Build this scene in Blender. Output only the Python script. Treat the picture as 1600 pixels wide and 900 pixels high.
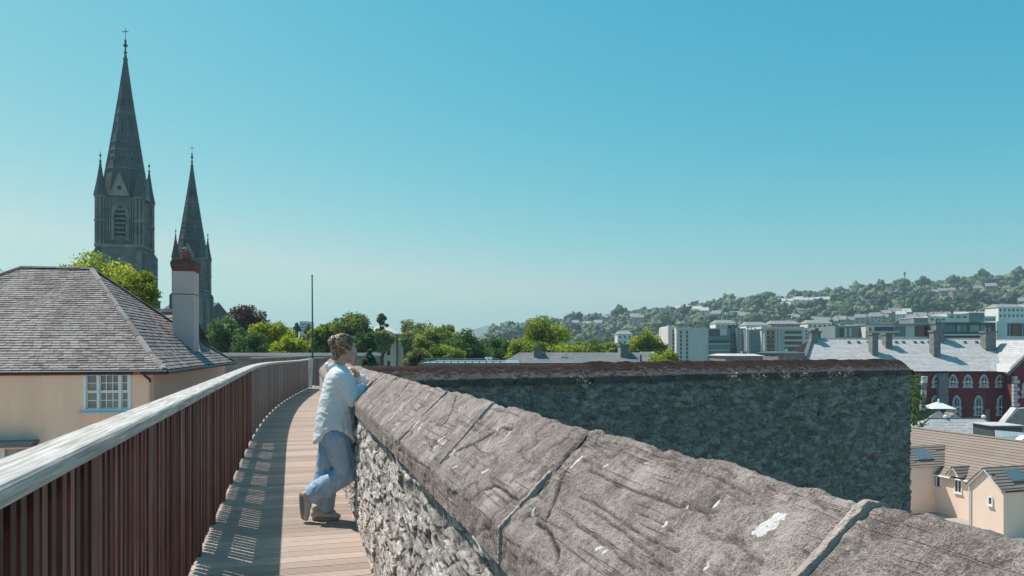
import bpy, bmesh, math, random
import numpy as np
from mathutils import Vector, Matrix
for o in list(bpy.data.objects): bpy.data.objects.remove(o)
R = math.radians
rng = random.Random(7)
nrg = np.random.default_rng(11)
SC = bpy.context.scene
COL = SC.collection

# ------------------------------------------------------------------ camera
F = 1155.0; CX = 800.0; HZ = 545.0; CAMZ = 1.5
cam_d = bpy.data.cameras.new('camera'); cam = bpy.data.objects.new('camera', cam_d); COL.objects.link(cam)
cam.location = (0, 0, CAMZ); cam.rotation_euler = (R(90), 0, 0)
cam_d.sensor_width = 36; cam_d.lens = 36 * F / 1600
cam_d.shift_y = (HZ - 450) / 1600
cam_d.clip_start = 0.05; cam_d.clip_end = 20000
SC.camera = cam
SC.render.resolution_x = 1024; SC.render.resolution_y = 576

# ------------------------------------------------------------------ light
SUN = Vector((-.563, .355, 1.0)).normalized()
sun_el = math.asin(SUN.z); sun_az = math.atan2(SUN.x, SUN.y)      # azimuth measured clockwise from +Y
w = bpy.data.worlds.new("World"); SC.world = w; w.use_nodes = True
nt = w.node_tree; bg = nt.nodes['Background']
sky = nt.nodes.new('ShaderNodeTexSky'); sky.sky_type = 'NISHITA'; sky.sun_disc = False
sky.sun_elevation = sun_el; sky.sun_rotation = sun_az
sky.air_density = 1.0; sky.dust_density = 0.6; sky.ozone_density = 1.2
# colour of the air that day: deep cyan overhead, pale near the horizon (per-channel power curve on the sky's own radiance)
sep = nt.nodes.new('ShaderNodeSeparateColor'); com = nt.nodes.new('ShaderNodeCombineColor'); nt.links.new(sky.outputs[0], sep.inputs[0])
for i, (k, p) in enumerate(((.114, 2.22), (1.40, .7), (2.42, .35))):
    pw = nt.nodes.new('ShaderNodeMath'); pw.operation = 'POWER'; pw.inputs[1].default_value = p; nt.links.new(sep.outputs[i], pw.inputs[0])
    ml = nt.nodes.new('ShaderNodeMath'); ml.operation = 'MULTIPLY'; ml.inputs[1].default_value = k; nt.links.new(pw.outputs[0], ml.inputs[0]); mn = nt.nodes.new('ShaderNodeMath'); mn.operation = 'MINIMUM'; mn.inputs[1].default_value = (3.9, 9, 9)[i]; nt.links.new(ml.outputs[0], mn.inputs[0]); nt.links.new(mn.outputs[0], com.inputs[i])
nt.links.new(com.outputs[0], bg.inputs[0]); bg.inputs[1].default_value = 0.125
sd = bpy.data.lights.new('sun', 'SUN'); sd.energy = 5.0; sd.angle = R(0.5); sd.color = (1.0, .92, .85)
so = bpy.data.objects.new('sun', sd); COL.objects.link(so)
so.rotation_euler = SUN.to_track_quat('Z', 'Y').to_euler()
SC.view_settings.view_transform = 'Standard'; SC.view_settings.look = 'None'
SC.view_settings.exposure = 0.25; SC.view_settings.gamma = 1
HAZE_DENSITY = 0.00028

# ------------------------------------------------------------------ object helpers
WL = {}
def tag(o, label=None, cat=None, group=None, kind=None):
    if label: o['label'] = label
    if cat: o['category'] = cat
    if group: o['group'] = group
    if kind: o['kind'] = kind
    return o
def thing(name, loc, label, cat, group=None):
    o = bpy.data.objects.new(name, None); COL.objects.link(o); o.location = loc
    o.empty_display_size = .2
    WL[o] = Vector(loc)
    return tag(o, label, cat, group)
def link(name, me, parent=None, loc=None):
    o = bpy.data.objects.new(name, me); COL.objects.link(o)
    if parent is not None:
        o.parent = parent; WL[o] = WL[parent]
    else:
        WL[o] = Vector(loc) if loc is not None else Vector((0, 0, 0)); o.location = WL[o]
    return o
def kids(o): return [c for c in bpy.data.objects if c.parent == o]
def dup(root, loc, rz=0, scale=None, label=None, group=None, tree=None):
    r = root.copy(); COL.objects.link(r); r.location = loc; r.rotation_euler = (0, 0, rz)
    if scale is not None: r.scale = scale if hasattr(scale, '__len__') else (scale,) * 3
    if label: r['label'] = label
    if group: r['group'] = group
    WL[r] = Vector(loc)
    for ch in (tree or TREE_OF(root)):
        c = ch[0].copy(); COL.objects.link(c); c.parent = r
        for g in ch[1]:
            k = g.copy(); COL.objects.link(k); k.parent = c
    return r
def TREE_OF(root):
    return [(c, kids(c)) for c in kids(root)]

def auto_uv(me, V=None):
    n = len(me.polygons); nl = len(me.loops)
    if n == 0: return
    nor = np.empty(n * 3); me.polygons.foreach_get('normal', nor); nor = nor.reshape(-1, 3)
    tot = np.empty(n, dtype=np.int32); me.polygons.foreach_get('loop_total', tot)
    vi = np.empty(nl, dtype=np.int32); me.loops.foreach_get('vertex_index', vi)
    co = np.empty(len(me.vertices) * 3); me.vertices.foreach_get('co', co); co = co.reshape(-1, 3)
    t = np.stack([-nor[:, 1], nor[:, 0], np.zeros(n)], 1)
    l = np.linalg.norm(t, axis=1); flat = l < 1e-3
    t[flat] = (1, 0, 0); l[flat] = 1; t /= l[:, None]
    b = np.cross(nor, t)
    fi = np.repeat(np.arange(n), tot)
    P = co[vi]
    uv = np.stack([(P * t[fi]).sum(1), (P * b[fi]).sum(1)], 1)
    L = me.uv_layers.new(name='UVMap'); L.data.foreach_set('uv', uv.ravel())

class MB:
    def __init__(s): s.v = []; s.f = []; s.r = []; s.m = []; s.uv = []; s.hasuv = False
    def poly(s, pts, r=.5, m=0, uv=None):
        i = len(s.v); s.v += [tuple(p) for p in pts]; s.f.append(list(range(i, i + len(pts)))); s.r.append(r); s.m.append(m)
        if uv is not None: s.hasuv = True
        s.uv.append(uv)
    def hexa(s, p, r=.5, m=0):     # p: 8 points, bottom 4 ccw then top 4 ccw
        i = len(s.v); s.v += [tuple(q) for q in p]
        for f in ((3, 2, 1, 0), (4, 5, 6, 7), (0, 1, 5, 4), (1, 2, 6, 5), (2, 3, 7, 6), (3, 0, 4, 7)):
            s.f.append([i + k for k in f]); s.r.append(r); s.m.append(m); s.uv.append(None)
    def box(s, x0, x1, y0, y1, z0, z1, r=.5, m=0, T=None):
        p = [(x0, y0, z0), (x1, y0, z0), (x1, y1, z0), (x0, y1, z0), (x0, y0, z1), (x1, y0, z1), (x1, y1, z1), (x0, y1, z1)]
        if T: p = [T(*q) for q in p]
        s.hexa(p, r, m)
    def loft(s, rings, cap=True, r=.5, m=0, closed=True):
        i = len(s.v); n = len(rings[0])
        for ring in rings: s.v += [tuple(p) for p in ring]
        for a in range(len(rings) - 1):
            for b in range(n if closed else n - 1):
                c = (b + 1) % n
                s.f.append([i + a * n + b, i + a * n + c, i + (a + 1) * n + c, i + (a + 1) * n + b]); s.r.append(r); s.m.append(m); s.uv.append(None)
        if cap and closed:
            s.f.append([i + k for k in range(n)][::-1]); s.r.append(r); s.m.append(m); s.uv.append(None)
            s.f.append([i + (len(rings) - 1) * n + k for k in range(n)]); s.r.append(r); s.m.append(m); s.uv.append(None)
    def tube(s, pts, rad, n=8, r=.5, m=0):
        pts = [Vector(p) for p in pts]; rings = []
        if not hasattr(rad, '__len__'): rad = [rad] * len(pts)
        for k, p in enumerate(pts):
            d = (pts[min(k + 1, len(pts) - 1)] - pts[max(k - 1, 0)]).normalized()
            a = d.cross(Vector((0.13, .98, .1)) if abs(d.z) > .7 else Vector((0, 0, 1))).normalized(); b = d.cross(a)
            rings.append([p + (a * math.cos(2 * math.pi * j / n) + b * math.sin(2 * math.pi * j / n)) * rad[k] for j in range(n)])
        s.loft(rings, True, r, m)
    def cone(s, c, r0, r1, z0, z1, n=8, ph=0, r=.5, m=0):
        rr = []
        for z, q in ((z0, r0), (z1, max(r1, .002))):
            rr.append([(c[0] + q * math.cos(ph + 2 * math.pi * j / n), c[1] + q * math.sin(ph + 2 * math.pi * j / n), z) for j in range(n)])
        s.loft(rr, True, r, m)
    def build(s, name, mats, parent=None, smooth=False, loc=None, fixn=False):
        me = bpy.data.meshes.new(name)
        off = WL[parent] if parent is not None else (Vector(loc) if loc is not None else Vector((0, 0, 0)))
        me.from_pydata([(a - off.x, b - off.y, c - off.z) for a, b, c in s.v], [], s.f)
        if fixn:
            bm = bmesh.new(); bm.from_mesh(me); bmesh.ops.recalc_face_normals(bm, faces=bm.faces); bm.to_mesh(me); bm.free()
        if not isinstance(mats, (list, tuple)): mats = [mats]
        for q in mats: me.materials.append(q)
        if len(mats) > 1: me.polygons.foreach_set('material_index', s.m)
        at = me.attributes.new('rnd', 'FLOAT', 'FACE'); at.data.foreach_set('value', s.r)
        auto_uv(me)
        if s.hasuv:
            d = me.uv_layers[0].data
            for p, u in zip(me.polygons, s.uv):
                if u is not None:
                    for li, q in zip(p.loop_indices, u): d[li].uv = q
        if smooth: me.polygons.foreach_set('use_smooth', [True] * len(me.polygons))
        me.update()
        return link(name, me, parent, loc)

def np_mesh(name, V, Fq, mats, parent=None, loc=None, smooth=False, fattr=None, vattr=None, uv=False):
    """V: (n,3) world coords, Fq: (m,4) or (m,3) ints"""
    off = np.array(WL[parent] if parent is not None else (loc if loc is not None else (0, 0, 0)), dtype=float)
    me = bpy.data.meshes.new(name); n = len(V); m, k = Fq.shape
    me.vertices.add(n); me.vertices.foreach_set('co', (V - off).astype(np.float32).ravel())
    me.loops.add(m * k); me.loops.foreach_set('vertex_index', Fq.astype(np.int32).ravel())
    me.polygons.add(m); me.polygons.foreach_set('loop_start', np.arange(0, m * k, k, dtype=np.int32))
    me.polygons.foreach_set('loop_total', np.full(m, k, dtype=np.int32))
    if smooth: me.polygons.foreach_set('use_smooth', np.ones(m, dtype=bool))
    me.update(calc_edges=True); me.validate()
    if not isinstance(mats, (list, tuple)): mats = [mats]
    for q in mats: me.materials.append(q)
    for nm, a in (fattr or {}).items():
        at = me.attributes.new(nm, 'FLOAT', 'FACE'); at.data.foreach_set('value', a.astype(np.float32))
    for nm, a in (vattr or {}).items():
        at = me.attributes.new(nm, 'FLOAT', 'POINT'); at.data.foreach_set('value', a.astype(np.float32).ravel())
    if uv: auto_uv(me)
    return link(name, me, parent, loc)
def grid_faces(a, b, flip=False):
    i = np.arange(a - 1)[:, None] * b + np.arange(b - 1)[None, :]
    i = i.ravel(); q = np.stack([i, i + 1, i + b + 1, i + b], 1)
    return q[:, ::-1] if flip else q

# ------------------------------------------------------------------ numpy noise
def _h(ix, iy, s):
    h = (ix.astype(np.int64) * 374761393 + iy.astype(np.int64) * 668265263 + s * 974634777) & 0xffffffff
    h = ((h ^ (h >> 13)) * 1274126177) & 0xffffffff
    h = h ^ (h >> 16)
    return (h & 0xffffff) / float(0xffffff)
def vn(x, y, s=0):
    ix = np.floor(x); iy = np.floor(y); fx = x - ix; fy = y - iy
    fx = fx * fx * (3 - 2 * fx); fy = fy * fy * (3 - 2 * fy)
    a = _h(ix, iy, s); b = _h(ix + 1, iy, s); c = _h(ix, iy + 1, s); d = _h(ix + 1, iy + 1, s)
    return (a * (1 - fx) + b * fx) * (1 - fy) + (c * (1 - fx) + d * fx) * fy
def fbm(x, y, s=0, o=4, g=.5):
    t = 0; a = 1; n = 0
    for k in range(o):
        t = t + a * vn(x * 2 ** k + 17.3 * k, y * 2 ** k - 9.1 * k, s + k); n += a; a *= g
    return t / n
def cells(x, y, s=0, jit=.42, row=True, tilt=False):
    iy0 = np.floor(y)
    f1 = np.full(x.shape, 9.); f2 = np.full(x.shape, 9.); idr = np.zeros(x.shape); TX = np.zeros(x.shape); TY = np.zeros(x.shape)
    for dy in (-1, 0, 1):
        iy = iy0 + dy
        xo = x + (np.where(iy % 2 == 0, 0, .5) if row else 0) + _h(iy, iy * 0, s + 9) * .6
        ix0 = np.floor(xo)
        for dx in (-1, 0, 1):
            ix = ix0 + dx
            px = ix + .5 + (_h(ix, iy, s + 1) - .5) * 2 * jit; py = iy + .5 + (_h(ix, iy, s + 2) - .5) * 2 * jit
            d = np.maximum(np.abs(xo - px), np.abs(y - py)) * .55 + np.hypot(xo - px, y - py) * .45
            r = _h(ix, iy, s + 3)
            c = d < f1
            f2 = np.where(c, f1, np.minimum(f2, d)); idr = np.where(c, r, idr); TX = np.where(c, (xo - px) * (_h(ix, iy, s + 5) - .5), TX); TY = np.where(c, (y - py) * (_h(ix, iy, s + 6) - .5), TY); f1 = np.where(c, d, f1)
    return (f1, f2, idr, TX, TY) if tilt else (f1, f2, idr)
def sst(e0, e1, x):
    t = np.clip((x - e0) / (e1 - e0), 0, 1); return t * t * (3 - 2 * t)

# ------------------------------------------------------------------ materials
class NB:
    def __init__(s, name):
        s.m = bpy.data.materials.new(name); s.m.use_nodes = True; s.t = s.m.node_tree
        s.b = s.t.nodes['Principled BSDF']; s.out = s.t.nodes['Material Output']
    def n(s, ty, **kw):
        x = s.t.nodes.new('ShaderNode' + ty)
        for k, v in kw.items():
            if k in x.inputs: x.inputs[k].default_value = v
            else: setattr(x, k, v)
        return x
    def l(s, a, b): s.t.links.new(a, b)
    def co(s, kind='Object', scale=(1, 1, 1), rot=(0, 0, 0)):
        c = s.n('TexCoord'); mp = s.n('Mapping'); mp.inputs['Scale'].default_value = scale; mp.inputs['Rotation'].default_value = rot
        s.l(c.outputs[kind], mp.inputs[0]); return mp.outputs[0]
    def noise(s, v, scale, detail=5, rough=.6, dist=0):
        x = s.n('TexNoise'); x.inputs['Scale'].default_value = scale; x.inputs['Detail'].default_value = detail
        x.inputs['Roughness'].default_value = rough; x.inputs['Distortion'].default_value = dist
        s.l(v, x.inputs['Vector']); return x.outputs['Fac']
    def ramp(s, fac, stops, interp='LINEAR'):
        x = s.n('ValToRGB'); cr = x.color_ramp; cr.interpolation = interp
        while len(cr.elements) < len(stops): cr.elements.new(.5)
        for e, (p, c) in zip(cr.elements, stops):
            e.position = p; e.color = (c[0], c[1], c[2], 1) if hasattr(c, '__len__') else (c, c, c, 1)
        s.l(fac, x.inputs[0]); return x.outputs[0]
    def mix(s, f, a, b, mode='MIX'):
        x = s.n('Mix', data_type='RGBA', blend_type=mode)
        if hasattr(f, 'node'): s.l(f, x.inputs['Factor'])
        else: x.inputs['Factor'].default_value = f
        for q, nm in ((a, 'A'), (b, 'B')):
            if hasattr(q, 'node'): s.l(q, x.inputs[nm])
            else: x.inputs[nm].default_value = (q[0], q[1], q[2], 1)
        return x.outputs['Result']
    def math(s, op, a, b=0.0):
        x = s.n('Math', operation=op)
        for k, q in enumerate((a, b)):
            if hasattr(q, 'node'): s.l(q, x.inputs[k])
            else: x.inputs[k].default_value = q
        return x.outputs[0]
    def attr(s, name):
        x = s.n('Attribute', attribute_name=name); return x.outputs['Fac']
    def bump(s, h, strength=.5, dist=.01, nrm=None):
        x = s.n('Bump'); x.inputs['Strength'].default_value = strength; x.inputs['Distance'].default_value = dist
        s.l(h, x.inputs['Height'])
        if nrm is not None: s.l(nrm, x.inputs['Normal'])
        return x.outputs[0]
    def fin(s, col, rough=.85, nrm=None, spec=.3, metal=0):
        if hasattr(col, 'node'): s.l(col, s.b.inputs['Base Color'])
        else: s.b.inputs['Base Color'].default_value = (col[0], col[1], col[2], 1)
        s.b.inputs['Roughness'].default_value = rough; s.b.inputs['Specular IOR Level'].default_value = spec
        s.b.inputs['Metallic'].default_value = metal
        if nrm is not None: s.l(nrm, s.b.inputs['Normal'])
        return s.m

def simple(name, c1, c2=None, scale=3, rough=.85, bump=.2, bscale=40, spec=.3, rnd=0, stretch=(1, 1, 1), metal=0, bd=.01):
    b = NB(name); c2 = c2 or tuple(x * .8 for x in c1)
    v = b.co('Object', stretch); f = b.noise(v, scale, 6)
    f = b.ramp(f, [(.35, 0), (.65, 1)])
    col = b.mix(f, c1, c2)
    if rnd:
        g = b.ramp(b.attr('rnd'), [(0, 1 - rnd), (1, 1 + rnd)])
        g2 = b.math('MULTIPLY_ADD', b.attr('rnd'), 2 * rnd); g2.node.inputs[2].default_value = 1 - rnd
        vm = b.n('VectorMath', operation='SCALE'); b.l(col, vm.inputs[0]); b.l(g2, vm.inputs['Scale']); col = vm.outputs[0]
    nr = b.bump(b.noise(v, bscale, 4), bump, bd) if bump else None
    return b.fin(col, rough, nr, spec, metal)

def slate_mat(name, ca, cb, cc, lich=.5, seed=0, sc=1.0, stk=1.75):
    b = NB(name); v = b.co('Object')
    col = b.mix(b.attr('rnd'), ca, cb)
    big = b.noise(b.co('Object', (1, 1, .5)), .55 * sc, 5, .65)
    col = b.mix(b.ramp(big, [(.45, 0), (.7, .6)]), col, cc)
    # rain streaks running down the slope (UV v axis)
    st = b.noise(b.co('UV', (1.6 * sc, .14 * sc, 1)), 1.0, 4, .7)
    col = b.mix(b.ramp(st, [(.48, 0), (.66, .8)]), col, tuple(x * stk for x in cc))
    li = b.noise(v, 9 * sc, 6, .75)
    col = b.mix(b.ramp(li, [(.63, 0), (.68, lich)]), col, (.5, .5, .47))
    nr = b.bump(b.noise(v, 35 * sc, 4), .35, .01)
    return b.fin(col, .75, nr, .3)

def leaf_mat(name, dark, light, trans=.25):
    b = NB(name); v = b.co('Object')
    f = b.math('ADD', b.math('MULTIPLY', b.attr('rnd'), .75), b.math('MULTIPLY', b.noise(v, .6, 3), .4))
    col = b.ramp(f, [(.1, dark), (.95, light)])
    b.fin(col, .6, None, .25)
    tr = b.n('BsdfTranslucent'); b.l(b.mix(1.0, col, (1.3, 1.4, .5), 'MULTIPLY'), tr.inputs['Color'])
    mx = b.n('MixShader'); mx.inputs[0].default_value = trans
    b.l(b.b.outputs[0], mx.inputs[1]); b.l(tr.outputs[0], mx.inputs[2]); b.l(mx.outputs[0], b.out.inputs['Surface'])
    return b.m

def coping_mat():
    b = NB('lichened_sandstone'); v = b.co('Object')
    big = b.noise(v, 1.6, 5, .6); med = b.noise(v, 9, 6, .65); fine = b.noise(v, 90, 5, .75); gran = b.noise(v, 330, 3, .7)
    col = b.ramp(big, [(.3, (.35, .285, .255)), (.55, (.44, .365, .33)), (.75, (.51, .43, .385))])
    col = b.mix(b.ramp(med, [(.38, .75), (.56, 0)]), col, (.21, .17, .155))
    col = b.mix(b.ramp(fine, [(.52, 0), (.66, .75)]), col, (.52, .47, .43))
    col = b.mix(b.ramp(fine, [(.33, .75), (.47, 0)]), col, (.11, .09, .085))
    col = b.mix(b.ramp(gran, [(.40, .7), (.52, 0)]), col, (.10, .08, .075))
    col = b.mix(b.ramp(b.noise(v, 4.5, 6, .75), [(.54, 0), (.62, .5)]), col, (.54, .465, .43))
    # crevices and broken edges are coloured near black
    col = b.mix(b.attr('crack'), col, (.035, .03, .03))
    col = b.mix(b.ramp(b.noise(v, 40, 4, .7), [(.62, 0), (.7, .45)]), col, (.50, .50, .46))
    lich = b.math('GREATER_THAN', b.math('ADD', b.attr('lichen'), b.math('MULTIPLY', b.math('SUBTRACT', b.noise(v, 75, 5, .75), .5), 2.2)), .5)
    col = b.mix(lich, col, (.78, .76, .73))
    # bedding lines (run with the stone) and weathering scratches
    bed = b.noise(b.co('UV', (1.6, 62, 1)), 1.0, 3, .55, .12)
    bedr = b.ramp(bed, [(.395, 0), (.425, 1), (1, 1)])
    mask = b.ramp(b.noise(v, 2.2, 3), [(.45, 0), (.6, 1)])
    col = b.mix(b.math('MULTIPLY', b.math('MULTIPLY', b.math('SUBTRACT', 1.0, bedr), mask), .45), col, (.14, .11, .10))
    h = b.math('ADD', b.math('MULTIPLY', fine, .8), b.math('MULTIPLY', gran, .35))
    h = b.math('ADD', h, b.math('MULTIPLY', b.noise(v, 28, 4, .6), .9))
    h = b.math('ADD', h, b.math('MULTIPLY', b.math('MULTIPLY', bedr, mask), .7))
    return b.fin(col, .95, b.bump(h, 1.0, .011), .15)

def rubble_mat(name, ca, cb, cm, lich=.4, lc=(.5, .5, .46), dk=.45, mid=14, m3=0):
    b = NB(name); v = b.co('Object')
    col = b.mix(b.attr('rnd'), ca, cb)
    n1 = b.noise(v, mid, 6, .7); n2 = b.noise(v, 90, 5, .7)
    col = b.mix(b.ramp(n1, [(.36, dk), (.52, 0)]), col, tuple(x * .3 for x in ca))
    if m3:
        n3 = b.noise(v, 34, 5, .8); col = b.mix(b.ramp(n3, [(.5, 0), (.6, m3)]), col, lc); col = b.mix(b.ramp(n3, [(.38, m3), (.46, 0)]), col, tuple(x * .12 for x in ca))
    col = b.mix(b.ramp(n2, [(.52, 0), (.7, .6)]), col, lc)
    col = b.mix(b.ramp(b.attr('mortar'), [(0, 0), (1, 1)]), col, cm)
    col = b.mix(b.ramp(b.noise(v, 6, 5, .8), [(.6, 0), (.66, lich)]), col, lc)
    h = b.math('ADD', n2, b.math('MULTIPLY', n1, 1.5))
    return b.fin(col, .95, b.bump(h, .8, .012), .15)

def wood_mat(name, c1, c2, c3, uvs=(3, 60), rough=.8, grain=.6, rnd=.25, bump=.4):
    b = NB(name)
    g = b.noise(b.co('UV', (uvs[0], uvs[1], 1)), 1.0, 5, .65, .35)
    big = b.noise(b.co('Object', (1, 1, 1)), 1.3, 4)
    col = b.mix(b.ramp(g, [(.35, 0), (.62, 1)]), c1, c2)
    col = b.mix(b.ramp(big, [(.4, 0), (.7, grain)]), col, c3)
    g2 = b.math('MULTIPLY_ADD', b.attr('rnd'), 2 * rnd); g2.node.inputs[2].default_value = 1 - rnd
    vm = b.n('VectorMath', operation='SCALE'); b.l(col, vm.inputs[0]); b.l(g2, vm.inputs['Scale'])
    return b.fin(vm.outputs[0], rough, b.bump(g, bump, .006), .25)

M = {}
M['coping'] = coping_mat()
def moss_coping():
    b = NB('mossy_coping_stone'); v = b.co('Object'); uv = b.n('TexCoord').outputs['UV']; sp = b.n('SeparateXYZ'); b.l(uv, sp.inputs[0])
    n1 = b.noise(v, 7, 6, .7); n2 = b.noise(v, 45, 5, .75)
    col = b.ramp(b.noise(v, 3, 6, .7), [(.3, (.09, .075, .072)), (.7, (.21, .18, .172))])
    col = b.mix(b.ramp(n2, [(.35, .8), (.5, 0)]), col, (.05, .035, .035)); col = b.mix(b.ramp(n2, [(.62, 0), (.72, .5)]), col, (.34, .31, .29))
    # dark red moss creeping from the ridge
    st = b.noise(b.co('UV', (9, 16, 1), (0, 0, .6)), 1.0, 5, .7, .4)
    g = b.math('ADD', b.math('MULTIPLY', sp.outputs['Y'], .85), b.math('MULTIPLY', st, .9))
    col = b.mix(b.ramp(g, [(.57, 0), (.68, 1)]), col, b.mix(n2, (.030, .017, .015), (.095, .062, .05)))
    col = b.mix(b.attr('crack'), col, (.02, .015, .015))
    return b.fin(col, .95, b.bump(b.math('ADD', n2, n1), .9, .02), .1)
M['coping_moss'] = moss_coping()
M['rubble'] = rubble_mat('limestone_rubble', (.32, .285, .26), (.78, .715, .665), (.20, .175, .16), .5, (.84, .81, .77), .6)
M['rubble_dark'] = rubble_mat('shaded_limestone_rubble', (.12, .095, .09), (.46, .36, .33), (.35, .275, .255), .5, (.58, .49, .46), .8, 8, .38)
M['mortar'] = simple('lime_mortar', (.50, .42, .37), (.36, .30, .27), 20, .95, .8, 160)
M['handrail'] = wood_mat('silvered_handrail_timber', (.70, .65, .60), (.29, .265, .245), (.58, .535, .495), (2.6, 62), .8, .4, .05, .9)
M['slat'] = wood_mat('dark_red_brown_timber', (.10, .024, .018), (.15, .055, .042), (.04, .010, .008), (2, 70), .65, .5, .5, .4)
M['slat_skylit'] = wood_mat('skylit_red_brown_timber', (.21, .105, .085), (.07, .022, .018), (.28, .19, .16), (2.2, 60), .7, .5, .6, .5)  # skylight on inner faces, against shaded sides, painted in as lighter timber
M['slat_grey'] = wood_mat('weathered_grey_timber', (.31, .255, .23), (.20, .165, .15), (.23, .17, .15), (2, 40), .85, .6, .35, .4)
M['deck'] = wood_mat('deck_timber', (.51, .415, .355), (.43, .34, .285), (.47, .375, .32), (2.5, 55), .8, .8, .20, .5)
M['render'] = simple('beige_lime_render', (.93, .61, .455), (.82, .53, .385), .8, .95, .15, 60, stretch=(1.6, 1.6, .35))
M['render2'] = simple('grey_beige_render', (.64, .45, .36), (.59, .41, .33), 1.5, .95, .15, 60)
M['chimrender'] = simple('mauve_grey_render', (.70, .505, .465), (.64, .46, .42), 1.4, .95, .15, 60)
M['white'] = simple('white_paint', (.78, .78, .77), (.72, .72, .71), 3, .5, .05, 60)
M['offwhite'] = simple('off_white_render', (.80, .78, .74), (.70, .69, .66), .4, .9, .05, 10)
M['black'] = simple('black_gutter', (.02, .02, .022), (.035, .035, .035), 5, .5, .1)
M['glass'] = simple('dark_window_glass', (.03, .04, .045), (.05, .06, .065), 1, .08, 0, spec=.6)
M['curtain'] = simple('pale_blind', (.34, .33, .29), (.27, .26, .23), 6, .8, .2, 30)
M['slate_house'] = slate_mat('old_purple_slate', (.09, .074, .072), (.29, .245, .235), (.19, .165, .155), .7)
M['slate_grey'] = slate_mat('pale_grey_slate', (.38, .375, .375), (.52, .51, .505), (.42, .41, .405), .15, sc=.4, stk=1.08)
M['slate_mid'] = slate_mat('mid_grey_slate', (.20, .205, .21), (.27, .27, .27), (.24, .24, .24), .2, sc=.5, stk=1.15)
M['tile'] = slate_mat('brown_concrete_tile', (.235, .18, .15), (.28, .215, .18), (.25, .20, .17), .05, sc=.3, stk=1.08)
M['brick'] = simple('red_brick', (.26, .095, .07), (.16, .065, .055), 8, .9, .4, 60)
M['terracotta'] = simple('terracotta_pot', (.34, .10, .07), (.24, .07, .06), 6, .8, .2)
M['lead'] = simple('lead_flashing', (.12, .14, .145), (.20, .22, .22), 4, .6, .1)
M['church'] = simple('cathedral_limestone', (.27, .265, .25), (.15, .155, .15), .45, .95, .3, 6, rnd=.3)
M['church_pale'] = simple('pale_carved_limestone', (.38, .37, .34), (.24, .24, .23), .6, .95, .3, 6)
M['church_slate'] = simple('cathedral_spire_stone', (.07, .085, .09), (.12, .135, .135), .35, .9, .3, 5, rnd=.3)
M['iron'] = simple('dark_iron', (.06, .07, .075), (.08, .09, .09), 4, .6, 0)
M['redwall'] = simple('dark_red_painted_wall', (.20, .035, .045), (.15, .028, .036), .5, .9, .15, 8)
M['palestone'] = simple('pale_dressed_stone', (.55, .53, .52), (.42, .40, .39), 1.2, .9, .1, 10)
M['greystone'] = simple('grey_rubble', (.26, .24, .235), (.15, .14, .14), 1.6, .95, .6, 5, bd=.05)
M['chimstone'] = simple('dark_chimney_stone', (.14, .14, .14), (.22, .22, .215), 1.6, .95, .5, 5, bd=.05)
M['cream'] = simple('cream_render', (.88, .68, .555), (.84, .64, .52), .6, .9, .05, 10)
M['concrete'] = simple('pale_precast_concrete', (.66, .60, .57), (.58, .53, .50), .25, .9, .1, 3)
M['whitepanel'] = simple('white_cladding', (.67, .63, .61), (.60, .57, .55), .15, .6, 0)
M['greypanel'] = simple('grey_cladding', (.24, .27, .28), (.19, .22, .23), .15, .5, 0)
M['darkpanel'] = simple('dark_cladding', (.075, .095, .10), (.055, .07, .075), .15, .5, 0)
M['tealglass'] = simple('teal_tinted_glazing', (.10, .16, .18), (.15, .22, .24), .12, .25, 0, spec=.5)
M['redpanel'] = simple('rust_red_panel', (.26, .12, .10), (.22, .10, .09), .3, .7, 0)
M['bark'] = simple('bark', (.11, .085, .065), (.07, .055, .045), 3, .95, .6, 12, bd=.03)
M['pinkbrick'] = simple('buff_brick', (.42, .27, .21), (.36, .23, .19), .3, .9, 0)
M['bounce_paving'] = simple('pale_bounce_paving', (.40, .35, .31), (.33, .29, .26), .3, .95, 0)  # pale so the added paving reflects warm light
M['ground'] = simple('grassy_ground', (.09, .11, .055), (.14, .14, .09), .02, .95, 0)
M['gravel'] = simple('courtyard_gravel', (.58, .49, .41), (.50, .42, .35), 1.2, .95, .4, 30)
# ------------------------------------------------------------------ pixel helper (where the photograph says a point at depth Y lies)
def PX(u, v, Y): return Vector(((u - CX) / F * Y, Y, CAMZ + (HZ - v) / F * Y))
def XU(u, Y): return (u - CX) / F * Y
def ZV(v, Y): return CAMZ + (HZ - v) / F * Y

# ------------------------------------------------------------------ terrain
RU = [-3000, 300, 700, 775, 800, 840, 900, 960, 1050, 1150, 1250, 1350, 1450, 1550, 1600, 1900, 4000]
RV = [520, 530, 528, 526, 520, 514, 505, 499, 489, 478, 469, 460, 451, 441, 434, 425, 420]
def hillz(x, y):
    yy = np.maximum(y, 1.0); u = x / yy * F + CX
    vr = np.interp(u, RU, RV)
    top = CAMZ + (HZ - vr) / F * 1000
    base = -16 + 11 * sst(4, 26, -(x + .25 * y) - 2)
    t = np.clip((y - 430) / 570, 0, 1); t = np.where(y < 20, 0, t)
    sh = .55 * t + .45 * t * t * (3 - 2 * t)
    z = base + (top - base) * sh
    z = z + np.where(y > 430, 6 * (fbm(x / 90, y / 90, 5, 3) - .5), 0) * t
    return z
def hz1(x, y): return float(hillz(np.array([float(x)]), np.array([float(y)]))[0])
xs = np.concatenate([np.array([-4000, -3000, -2000, -1400, -1000, -700]), np.linspace(-500, 1100, 120), np.array([1300, 1600, 2000, 2600, 3300, 4000])])
ys = np.concatenate([np.array([-4000, -2000, -800, -300, -100]), np.linspace(-40, 430, 40), np.linspace(445, 1100, 70), np.array([1250, 1500, 2000, 3000, 4000])])
gx, gy = np.meshgrid(xs, ys, indexing='ij')
gz = hillz(gx, gy)
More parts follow.
